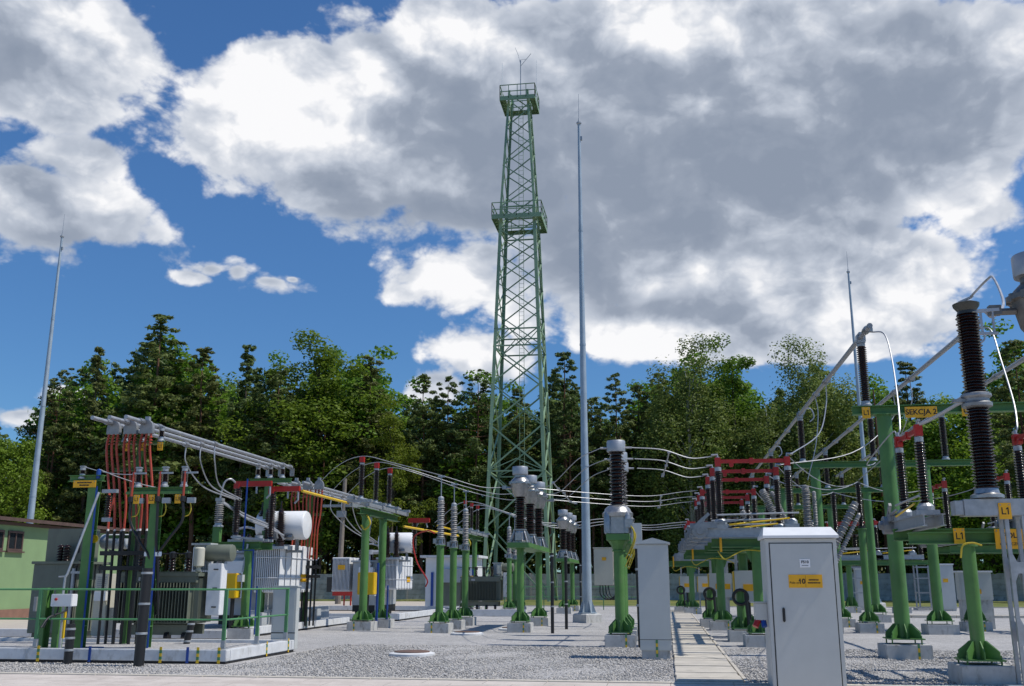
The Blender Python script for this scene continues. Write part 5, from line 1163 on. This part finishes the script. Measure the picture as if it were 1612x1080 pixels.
# ---------------- red sleeved cable bundles under grey caps
def bundle(y, xs, zc, zmid, zend, zbot, xe, tag_, blk):
    grp = 'red sleeved cables of the ' + tag_; n = 0; ordn = ('first', 'second', 'third', 'fourth', 'fifth', 'sixth', 'seventh', 'eighth', 'ninth'); ends = [xe[0] + (xe[1] - xe[0]) * i / 8 for i in range(9)]
    for i, x in enumerate(xs):
        c = thing('cable_connector', f"rounded grey connector cap {('on the outer', 'on the middle', 'on the inner')[i]} phase of the {tag_}", 'connector', (x, y, zc), group='grey connector caps of the ' + tag_)
        m = MB(); pts = [(math.cos(a) * .17, math.sin(a) * .2) for a in [k * math.pi / 9 for k in range(10)]] + [(-.19, -.12), (.19, -.12)]
        m.prism(pts[:10] + [(-.17, -.14), (.17, -.14)], (0, 0, 0), (1, 0, 0), (0, 0, 1), (0, 1, 0), .12); m.build('cap', STEELP, c, smooth=False, bevel=.008)
        m = MB(); m.b2((-.05, -.05, .18), (.05, .05, .28)); m.build('clamp', ALU, c, smooth=False)
        for k in range(3):
            dx = (k - 1) * .115; xe_ = ends[n]
            t = thing('power_cable', f"{ordn[n]} of nine red sleeved cables of the {tag_}, counting toward the tower", 'cable', (0, 0, 0), group=grp)
            path = spline([(x + dx, y, zc - .12), (x + dx * 1.15 - .02, y, zc - .5), (x + dx * .6 + (xe_ - x) * .45, y + .02 * k, zmid), (x + (xe_ - x) * .8, y + .04 * (k - 1), zmid - .55), (xe_, y + .06 * (k - 1), zend)], 5)
            m = MB(); m.tube(path, .029, 7)
            for zz in (zc - .24, zc - .31, zc - .38): m.lathe([(.02, zz), (.05, zz + .01), (.02, zz + .03)], (x + dx * 1.08, y, 0), n=9)
            m.build('red_sleeve', ORANGE, t)
            m = MB(); m.tube([(xe_, y + .06 * (k - 1), zend), (xe_, y + .06 * (k - 1), zend - .02), (xe_ * .93 + (xe[0] + xe[1]) * .035, y + .1 * (k - 1), zbot)], .034, 7); m.build('black_sheath', BLACK, t)
            m = MB(); m.lathe([(.028, zend - .06), (.03, zend), (.028, zend + .05)], (xe_, y + .06 * (k - 1), 0), n=8); m.build('collar', WHITE, t); n += 1
    return
bundle(22.5, (-13.34, -12.89, -12.47), 5.28, 3.95, 2.8, .2, (-13.22, -12.12), 'front cable bundle', 0)
bundle(34.0, (-12.95, -12.52, -12.1), 4.95, 3.9, 2.35, .15, (-12.98, -12.1), 'rear cable bundle', 0)
def bundle_frame(label, x, y, z, w):
    t = thing('cable_stand', label, 'support frame', (x, y, .1), group='green frames behind the red sleeved cables')
    m = MB(); m.ibeam((0, .25, 0), (0, .25, z), .14, .14, .012); m.build('post', GREEN, t, smooth=False)
    for zz in (z - .1, z - .75, z * .52): MB().ibeam((-w, .2, zz), (w, .2, zz), .08, .08, .01).build('cross_beam', GREEN, t, smooth=False)
    for zz in (z * .43, z * .36): MB().b2((-w, -.12, zz), (w, .12, zz + .10)).build('cable_clamp', BLACK, t, smooth=False)
    return t
bundle_frame('green frame with black clamps holding the front cable bundle', -12.72, 22.5, 4.95, .62); bundle_frame('green frame with black clamps holding the rear cable bundle', -12.5, 34.0, 4.6, .55)
for x, l in ((-13.15, 'by the L3 sign'), (-12.66, 'by the L2 sign'), (-12.2, 'by the L1 sign')):
    post_ins('small dark insulator under the front busbar tubes, ' + l, (x + .0, 22.72, 4.97), .27, .075, GALV, grp='small insulators under the transformer busbars', n=6, caph=.05)
BN = ('outermost', 'middle', 'innermost')
for i, x in enumerate((-13.4, -12.96, -12.54)):
    t = thing('busbar', f'{BN[i]} of three pale tubes running from the front cable bundle to the white transformer', 'busbar', (x, 0, 5.42), group='front transformer busbar tubes')
    MB().tube([(0, 21.6, 0), (0, 32.4, 0)], .05, 12).build('tube', ALU, t); m = MB()
    for y in (22.3, 23.2, 26.4, 31.6, 32.2): MB().lathe([(.072, -.1), (.072, .1)], (0, y, 0), n=10, ax=(0, 1, 0)).build('clamp', CAST, t)
    m.b2((-.02, 32.3, -.3), (.12, 32.36, -.04)); m.build('end_bracket', CAST, t)
    post_ins(f'small dark insulator carrying the rear end of the {BN[i]} front busbar tube', (x, 31.6, 4.98), .3, .085, GALV, grp='small insulators under the transformer busbars', n=6, caph=.04)
    wire(f'curved bright jumper from the {BN[i]} front busbar tube down to the grey arrester', spline([(x, 26.4, 5.36), (x + .02, 26.45, 4.9), (x * .6 - 12.85 * .4 + .0, 27.2, 4.3), (-12.62 + .1 * i, 28.2, 4.0)], 8), .02, grp='bright jumpers of the front transformer')
for i, x in enumerate((-13.35, -12.9, -12.45)):
    t = thing('busbar', f'{BN[i]} of three pale tubes running from the rear cable bundle to the second transformer', 'busbar', (x, 0, 5.0), group='rear transformer busbar tubes')
    MB().tube([(0, 33.3, 0), (0, 46.5, 0)], .05, 10).build('tube', ALU, t); m = MB()
    for y in (34.0, 35, 39, 43): MB().lathe([(.075, -.1), (.075, .1)], (0, y, 0), n=10, ax=(0, 1, 0)).build('clamp', CAST, t)
    wire(f'curved bright jumper from the {BN[i]} rear busbar tube to the second transformer', spline([(x, 39, 4.95), (x + .02, 39.1, 4.4), (x * .5 - 6.3, 40.5, 3.75), (-12.7 + .1 * i, 43.0, 3.3)], 8), .02, grp='bright jumpers of the second transformer')
t = thing('busbar_stand', 'dark green beam on a post carrying the rear ends of the front busbar tubes', 'support stand', (-12.97, 31.6, 0))
m = MB(); m.ibeam((-.7, 0, 4.9), (.75, 0, 4.9), .14, .14, .012); m.build('beam', GREEN, t, smooth=False); m = MB(); m.ibeam((-.1, .1, .1), (-.1, .1, 4.83), .16, .16, .012); m.build('post', GREEN, t, smooth=False)
# ---------------- large power transformers
def power_transformer(label, x, y, z, grp):
    t = thing('power_transformer', label, 'transformer', (x, y, z), group=grp)
    m = MB(); m.b2((-2.3, .6, .55), (-.95, 3.6, 2.55)); m.b2((-2.4, .5, 2.55), (-.85, 3.7, 2.63)); m.build('tank', TANK, t, smooth=False, bevel=.015)
    m = MB(); m.b2((-2.3, .7, .25), (-.95, 3.5, .55)); m.build('skid', DARK, t, smooth=False)
    for xx in (-2.1, -1.2):
        for yy in (1.0, 3.1): MB().lathe([(.1, -.1), (.22, -.09), (.22, .05), (.26, .06), (.26, .1)], (xx, yy, .22), n=18, ax=(1, 0, 0)).build('wheel', BLACK, t)
    def radiator(x0, x1, y0, y1, z0, z1, npl):
        m = MB(); n = int((x1 - x0) / .066)
        for q in range(n + 1):
            xx = x0 + q * (x1 - x0) / n
            m.b2((xx - .011, y0 + .02, z0 + .05), (xx + .011, y1 - .02, z1 - .05)); m.b2((xx - .0125, y0, z0), (xx + .0125, y0 + .019, z1)); m.b2((xx - .0125, y1 - .019, z0), (xx + .0125, y1, z1))
        for zz in (z0 + .03, z1 - .03): m.tube([(x0 - .1, (y0 + y1) / 2, zz), (x1 + .015, (y0 + y1) / 2, zz)], .06, 10)
        m.b2((x0, y0 - .002, z1 - .05), (x1, y1 + .002, z1 + .005))
        return m.build('radiator', CABL, t, smooth=False)
    for q in range(6): radiator(-.8, .0, q * .52, q * .52 + .43, 1.3, 2.8, 0)
    for q in range(4): radiator(-3.3, -2.5, .6 + q * .62, 1.12 + q * .62, 1.2, 2.75, 0)
    for zz in (1.75, 2.4):
        m = MB(); m.tube([(-.8, -.02, zz), (.03, -.02, zz), (.03, 3.1, zz)], .014, 6); m.build('brace', CABL, t)
    MB().b2((.03, 1.9, 1.62), (.04, 2.5, 1.88)).build('sign', SIGN, t, smooth=False)
    MB().b2((-3.05, .57, 2.2), (-2.7, .58, 2.42)).build('sign', SIGN, t, smooth=False)
    m = MB(); m.lathe([(.30, 0), (.44, .03), (.47, .08), (.47, 1.62), (.44, 1.67), (.30, 1.70)], (-1.0, .55, 3.45), n=28, ax=(1, 0, 0)); c = m.build('conservator', CABL, t)
    m = MB(); m.b2((-.7, .5, 2.63), (-.6, .6, 3.02)); m.b2((.3, .5, 2.63), (.4, .6, 3.02)); m.b2((-.9, .45, 2.56), (.5, .65, 2.64)); m.lathe([(.1, -.12), (.1, .12)], (.2, .2, 3.05), n=12, ax=(1, 0, 0)); m.build('conservator_bracket', CAST, t, smooth=False)
    for xx in (-.9, -.5, -1.3):
        m = MB(); yy = .2 if xx > -1.2 else .3
        m.lathe([(.16, 2.63), (.16, 2.72)], (xx, yy + .55 if xx < -1.2 else yy + .05, 0), n=14); m.build('turret', RUST, t)
    for i, (xx, yy) in enumerate(((-.42, -.12), (-.02, -.05), (-.82, .3))):
        m = MB(); m.lathe([(.14, 2.75), (.14, 2.85)] + shed_prof(2.85, 3.85, .085, .15, 16) + [(.08, 3.86), (.09, 3.95), (.03, 3.96), (.025, 4.2)], (xx, yy, 0), n=16); m.build('bushing', BROWN, t)
    for xx in (-2.0, -1.75, -1.5):
        m = MB(); m.lathe(shed_prof(2.63, 3.15, .05, .1, 7) + [(.03, 3.2)], (xx, .9, 0), n=12); m.build('small_bushing', BROWN, t)
    m = MB(); m.b2((-.95, -.18, 2.66), (.2, .5, 2.75)); m.build('cover_extension', TANK, t, smooth=False)
    m = MB(); m.b2((-1.9, .2, 1.1), (-1.2, .58, 2.3)); m.build('control_cabinet', CABL, t, smooth=False, bevel=.012)
    m = MB(); m.b2((-1.6, .3, 2.4), (-1.3, .56, 2.5)); 
    for q in range(6): m.tube([(-2.1, .9 + q * .4, 2.63), (-2.1, .9 + q * .4, 2.72)], .05, 8)
    m.tube(spline([(-1.7, .7, 2.7), (-1.9, .6, 3.2), (-1.5, .6, 3.4), (-1.0, .55, 3.3)], 6), .04, 8); m.build('pipework', ALU, t)
    return t
pt = power_transformer('large white power transformer with finned radiators and round conservator, behind the grey pit cabinet', -12.43, 31.5, .0, 'white power transformers')
p2 = dup(pt, (-12.55, 46.4, .0), 'second white power transformer farther back, behind the two green columns and yellow box')
# stand in front of the large transformer
t = thing('disconnector_stand', 'green stand with yellow drive box before the large white transformer', 'support stand', (-12.1, 28.2, 0), group='green stands under the red disconnectors')
add_foot(t, 0, 0, 2.55, r=.13, pl=.7, ph=.32, strap=False)
m = MB(); m.ibeam((-1.5, 0, 2.66), (.35, 0, 2.66), .18, .2, .015); m.ibeam((-1.5, .9, 2.66), (.35, .9, 2.66), .18, .2, .015); m.beam((-1.4, .08, 2.66), (-1.4, .82, 2.66), .12, .12); m.b2((-1.12, -.1, 2.765), (-.92, .1, 3.2)); m.build('beam', GREEN, t, smooth=False)
m = MB(); m.beam((-.65, -.02, 2.8), (.6, -.02, 2.8), .1, .07); m.beam((-.65, .3, 2.8), (.6, .3, 2.8), .1, .07); m.beam((-.5, -.15, 2.9), (.5, -.15, 2.82), .08, .06); m.lathe([(.12, 2.84), (.12, 2.95)], (-.45, .1, 0), n=12); m.lathe([(.12, 2.84), (.12, 2.95)], (.25, .1, 0), n=12); m.build('rail', GALV, t, smooth=False)
m = MB(); m.b2((-.72, -.34, 1.16), (-.18, .04, 1.86)); bx = m.build('drive_box', YEL, t, smooth=False, bevel=.02); m = MB(); m.b2((-.17, -.3, 1.62), (-.02, -.1, 1.82)); m.build('drive_motor', CAB, t, smooth=False)
m = MB(); m.tube([(-.35, -.12, 1.16), (-.36, -.12, .15)], .06, 10); m.build('cable_duct', BLACK, t)
m = MB(); m.tube([(-.1, -.1, 1.9), (-.02, -.05, 2.7)], .04, 8); m.build('drive_rod', GALV, t)
m = MB(); m.b2((.18, -.14, .15), (.22, -.12, 2.5)); m.b2((-.12, -.14, 2.5), (.22, -.12, 2.54)); m.b2((-.14, -.14, 2.5), (-.1, -.12, 4.6)); m.b2((.36, -.14, .15), (.39, -.12, 1.5)); m.build('earth_bar', BLUE, t, smooth=False)
post_ins('grey ribbed arrester on the green stub before the large white transformer', (-13.1 + .0, 28.2, 3.2), .68, .13, GALV, name='grey_arrester', grp='grey arresters', n=9, caph=.1)
for o in [o for o in COL.objects if o.name.startswith('grey_arrester')]:
    for c in o.children:
        if c.name.startswith('sheds'): c.data = c.data.copy(); c.data.materials[0] = GREYP
RG = 'red contact arms before the large white transformer'
for lab, x, y, z, L in (('red contact arm on brown insulators beside the blue bar, the higher one', -12.2, 28.5, 4.5, 1.15), ('lower red contact arm above the round white conservator', -11.4, 29.0, 4.38, .95)):
    t = thing('contact_switch', lab, 'switch arm', (x, y, z), group=RG); m = MB(); m.b2((-L / 2, -.05, -.09), (L / 2, .05, .07)); m.b2((-L / 2 - .03, -.08, -.16), (-L / 2 + .15, .08, -.0)); m.build('arm', RED, t, smooth=False, bevel=.012)
    m = MB(); m.lathe([(.09, -1.52)] + shed_prof(-1.45, -.18, .07, .115, 18) + [(.08, -.17), (.08, -.09)], (-L / 2 + .1, 0, 0), n=14); m.build('insulator', BROWN, t); m = MB(); m.tube([(L / 2 - .05, 0, -.09), (L / 2 - .05, 0, -.35), (L / 2 - .15, 0, -.45)], .03, 6); m.tube([(.1, 0, -.09), (.1, 0, -.3)], .03, 6); m.build('contact_clip', ALU, t)
for i, pts in enumerate(([(-13.1, 28.2, 4.05), (-13.0, 28.2, 4.5), (-12.85, 28.3, 4.62), (-12.75, 28.5, 4.5)], [(-13.1, 28.2, 4.0), (-12.8, 28.6, 3.75), (-12.5, 29.5, 3.5), (-12.3, 30.5, 3.3), (-12.35, 31, 3.0)], [(-13.05, 28.2, 3.95), (-12.7, 28.8, 3.6), (-12.45, 29.6, 3.4), (-12.15, 30.4, 3.2), (-12.1, 30.9, 2.95)], [(-13.0, 28.2, 3.9), (-12.5, 29, 3.45), (-12.2, 29.8, 3.25), (-11.95, 30.5, 3.05)])):
    wire(f"{('tall looped', 'first drooping', 'second drooping', 'lowest drooping')[i]} bright jumper at the grey arrester of the large white transformer", spline(pts, 7), .028, grp='bright jumpers of the front transformer')
# ---------------- grey green auxiliary transformer with dark fins
def aux_transformer(label, loc, grp, full=True):
    t = thing('auxiliary_transformer', label, 'transformer', loc, group=grp)
    W_, D_ = 2.05, 1.0
    m = MB(); m.b2((.1, .12, .42), (W_ - .1, D_ - .1, 1.55)); m.b2((-.04, -.02, 1.55), (W_ + .06, D_ + .05, 1.63)); m.b2((.05, .05, 1.635), (W_ - .05, D_ - .05, 1.66)); m.b2((.02, 0.0, 1.40), (W_, .118, 1.548)); m.build('tank', OLIVE, t, smooth=False)
    m = MB(); n = 24
    for i in range(n): m.b2((.02 + i * (W_ - .1) / n, -.05, .45), (.032 + i * (W_ - .1) / n, .119, 1.395))
    for i in range(18): m.b2((W_ - .098, .14 + i * (D_ - .2) / 18, .45), (W_ + .03, .155 + i * (D_ - .2) / 18, 1.5))
    for i in range(18): m.b2((-.06, .14 + i * (D_ - .2) / 18, .45), (.098, .155 + i * (D_ - .2) / 18, 1.5))
    m.b2((.0, -.006, .43), (W_, .115, .455)); m.build('cooling_fin', OLIVE, t, smooth=False)
    m = MB(); m.b2((.1, .1, .16), (W_ - .1, .2, .40)); m.b2((.1, D_ - .25, .16), (W_ - .1, D_ - .15, .40)); m.build('underframe', OLIVE, t, smooth=False)
    for xx in (.3, .85, 1.35, 1.8): MB().lathe([(.11, -.05), (.11, .05)], (xx, .12, .12), n=14, ax=(1, 0, 0)).build('wheel', BLACK, t)
    for i in range(4):
        xx = .3 + i * .42
        m = MB(); m.lathe([(.1, 1.66), (.1, 1.7)] + shed_prof(1.7, 1.98, .045, .085, 4) + [(.05, 1.98)], (xx, .5, 0), n=12); m.lathe([(.05, 1.985), (.085, 2.0), (.09, 2.12), (.03, 2.16)], (xx, .5, 0), n=12, m=1); m.build('bushing', [BROWN, BLACK], t)
    m = MB()
    for i in range(3): m.tube(sag((.3 + i * .42, .5, 2.14), (.72 + i * .42, .5, 2.14), .04, 6), .02, 6)
    m.tube(sag((-.5, .3, 2.2), (.3, .5, 2.14), .04, 6), .02, 6); m.build('cable', BLACK, t)
    if full:
        m = MB(); m.lathe([(.12, 0), (.2, .02), (.21, .05), (.21, .66), (.2, .69), (.12, .71)], (W_ - .05, .6, 2.12), n=20, ax=(1, 0, 0)); m.build('conservator', OLIVE, t)
        m = MB(); m.beam((W_ + .1, .5, 1.63), (W_ + .2, .6, 1.95), .08, .05); m.beam((W_ + .3, .5, 1.63), (W_ + .42, .6, 1.95), .08, .05); m.build('conservator_bracket', OLIVE, t, smooth=False)
        m = MB(); m.lathe([(.05, 1.66), (.07, 1.7), (.05, 1.76), (.13, 1.8), (.13, 2.22), (.10, 2.25)], (W_ - .06, .2, 0), n=16); m.build('breather', BEIGE, t)
        m = MB(); m.b2((W_ - .45, .7, 1.70), (W_ - .02, 1.0, 2.32))
        for i in range(9): m.b2((W_ - .44 + i * .048, .66, 1.74), (W_ - .42 + i * .048, .7, 2.24))
        m.b2((W_ - .5, .62, 2.32), (W_ + .02, 1.04, 2.37)); m.build('cable_box', CAB, t, smooth=False)
        m = MB(); m.b2((W_ + .14, .3, .62), (W_ + .5, .65, 1.86)); m.build('control_cabinet', CABL, t, smooth=False, bevel=.012)
        m = MB(); m.lathe([(.02, -.01), (.02, .01)], (0, 0, 0), n=6)
        for z in (1.7, 1.25, .8): m.b2((W_ + .3, .285, z), (W_ + .42, .298, z + .03))
        m.build('hinge', DARK, t, smooth=False)
        m = MB(); m.b2((.55, -.02, 1.44), (.75, -.008, 1.53)); m.build('rating_plate', ALU, t, smooth=False)
    return t
at = aux_transformer('grey green auxiliary transformer with dark cooling fins in the front pit', (-13.42, 23.45, .2), 'auxiliary transformers')
dup(at, (-10.6, 52.0, .25), 'distant dark auxiliary transformer at the foot of the lattice tower')
pipe(-11.2, 22.8, .75, 'bent black cable pipe at the corner of the finned auxiliary transformer', .075, .12, .1)
pipe(-10.75, 51.0, 2.4, 'black cable pipe beside the distant auxiliary transformer', .08)
t = thing('earthing_transformer', 'large grey green transformer box with side cylinder behind the green post', 'transformer', (-16.1, 24.0, .2))
m = MB(); m.b2((0, 0, .15), (1.05, 1.5, 1.86)); m.b2((-.05, -.05, 1.86), (1.3, 1.55, 1.93)); m.b2((.08, .08, 0), (.97, 1.4, .15)); m.build('tank', OLIVE, t, smooth=False, bevel=.012)
m = MB(); m.b2((.0, .45, 1.935), (1.1, 1.1, 2.78)); m.build('cable_box', OLIVE, t, smooth=False, bevel=.01)
m = MB(); m.b2((.92, .438, 2.15), (.96, .449, 2.6)); m.build('slot', DARK, t, smooth=False)
m = MB(); m.lathe([(.1, 0), (.19, .02), (.2, .05), (.2, .75), (.19, .78), (.1, .8)], (.95, 1.5, 2.48), n=20, ax=(1, 0, 0)); m.lathe([(.05, .8), (.05, .9)], (.95, 1.5, 2.48), n=8, ax=(1, 0, 0)); m.build('conservator', TANK, t)
for xx in (.55, .72): MB().lathe(shed_prof(1.94, 2.35, .05, .1, 6), (xx, .25, 0), n=12).build('bushing', BROWN, t)
m = MB()
for i in range(6): m.tube([(1.12 + i * .07, .1 + .1 * i, .2), (1.14 + i * .07, .1 + .1 * i, 1.86)], .02, 6)
m.tube(spline([(1.15, .0, 1.8), (1.4, .0, 2.0), (1.5, .0, 1.6), (1.45, .0, .3)], 6), .035, 6); m.build('cable', BLACK, t)
m = MB(); m.b2((1.1, -.04, .1), (1.16, .02, 1.75)); m.b2((1.35, -.04, .1), (1.41, .02, 1.75)); m.b2((1.08, -.06, 1.62), (1.45, .0, 1.68)); m.build('cable_ladder', GALV, t, smooth=False)
t = thing('louvred_cabinet', 'narrow cream cabinet with louvres beside the front cable bundle', 'cabinet', (-14.35, 24.0, .2)); MB().b2((0, 0, .1), (.36, .4, 1.62)).build('body', BEIGE, t, smooth=False, bevel=.01)
m = MB()
for i in range(7): m.b2((.06, -.01, 1.22 + i * .05), (.3, -.002, 1.24 + i * .05))
m.build('louvre', STEELP, t, smooth=False); MB().b2((.1, -.18, .95), (.42, -.03, 1.18)).build('switch_box', CABL, t, smooth=False, bevel=.01)
t = thing('pit_cabinet', 'flat grey cabinet with white side standing at the pit railing', 'cabinet', (-9.42, 23.55, 0)); MB().b2((0, 0, .05), (.60, .22, 1.5)).build('body', CAB, t, smooth=False, bevel=.008); MB().b2((.04, -.012, .5), (.56, -.003, 1.45)).build('door', CAB, t, smooth=False); MB().b2((.0, -.006, .42), (.60, -.001, .44)).build('seam', DARK, t, smooth=False); MB().b2((-.02, -.02, 1.5), (.62, .24, 1.525)).build('roof', CAB, t, smooth=False)
t = thing('tap_changer_cabinet', 'hanging grey cabinet with thin pipe before the second white transformer', 'cabinet', (-13.5, 44.6, 0)); MB().b2((-.35, 0, 1.0), (.45, .5, 2.0)).build('body', CAB, t, smooth=False, bevel=.012); m = MB(); m.tube([(.1, .2, 2.0), (.1, .2, 2.9)], .05, 8); m.lathe([(.2, 2.85), (.2, 3.05)], (.1, .2, 0), n=12); m.tube([(.1, .2, 2.95), (.6, .3, 2.95)], .09, 8); m.build('drive_pipe', ALU, t); m = MB(); m.beam((-.3, .45, 0), (-.3, .45, 1.0), .08, .08); m.beam((.4, .45, 0), (.4, .45, 1.0), .08, .08); m.build('post', GALV, t, smooth=False)
t = thing('fire_post', 'red hydrant sign stand on the pale yard behind the transformers', 'stand', (-18.6, 58, 0)); m = MB(); m.tube([(-.2, 0, 0), (-.2, 0, 1.3)], .05, 8); m.tube([(.2, 0, 0), (.2, 0, 1.3)], .05, 8); m.build('leg', RED, t); m = MB(); m.b2((-.9, -.1, .85), (.3, .1, 1.4)); m.build('box', RED, t, smooth=False)
t = thing('utility_pole', 'weathered wooden pole with dark cross arm beside the second cable bundle', 'utility pole', (-24.8, 75, 0)); m = MB(); m.tube([(0, 0, -.2), (.2, 0, 9.5)], [.24, .15], 10); m.build('pole', WOODP, t); m = MB(); m.b2((-1.5, -.1, 7.3), (1.3, .1, 7.5)); m.b2((-.3, -.25, 6.5), (.4, .1, 7.0)); m.build('cross_arm', STEELP, t, smooth=False); m = MB(); m.b2((-.8, -.4, .9), (-.3, .1, 2.0)); m.build('meter_box', DARK, t, smooth=False)
t = thing('kiosk', 'pale flat roofed switch kiosk behind the surge arrester posts', 'kiosk', (-14.4, 60, 0)); MB().b2((0, 0, 0), (3.0, 2.6, 3.05)).build('wall', CABL, t, smooth=False); MB().b2((-.3, -.3, 3.06), (3.3, 2.9, 3.2)).build('roof', CONCW, t, smooth=False); m = MB(); m.b2((1.0, -.03, .1), (2.2, -.005, 2.1)); m.build('door', OLIVE, t, smooth=False); m = MB(); m.b2((.9, -.25, 1.6), (2.4, -.035, 2.4)); m.build('cable_cover', TANK, t, smooth=False); m = MB(); m.b2((.35, -.1, 0), (.5, -.05, 2.2)); m.build('earth_bar', BLUE, t, smooth=False)
t = thing('red_hose', 'thin red hose looping beside the front surge arrester', 'hose', (-8.1, 34.5, 0)); MB().tube(spline([(.25, -.6, 3.25), (-.1, -.3, 3.35), (-.65, 0, 3.1), (-.5, 0, 2.3), (-.15, .1, 1.7), (-.2, .1, 1.45)], 8), .025, 7).build('hose', RED, t)
t = thing('earthing_rod', 'short yellow earthing rod poking out beside the surge arresters', 'earthing rod', (-8.6, 40, 3.55)); MB().tube([(-.9, -4.0, .05), (-.2, 2.6, 0)], .045, 8).build('rod', YEL, t)
# rear pit railing
t = thing('railing', 'far green railing before the fence near the lattice tower', 'railing', (0, 0, 0))
for i in range(9): MB().beam((-11 + i * 1.2, 61.5, 0), (-11 + i * 1.2, 61.5, 1.35), .05, .05).build('post', GREENGAL, t, smooth=False)
for z in (1.35, .75): MB().tube([(-11, 61.5, z), (-1.4, 61.5, z)], .02, 6).build('rail', GREENGAL, t)
m = MB(); m.b2((-11.3, 49.2, 0), (-6.8, 49.4, .32)); t = thing('low_wall', 'far pale kerb under the distant auxiliary transformer', 'low wall', (0, 0, 0), group='low pale concrete walls round the transformer pits'); m.build('wall', CONCW, t, smooth=False)
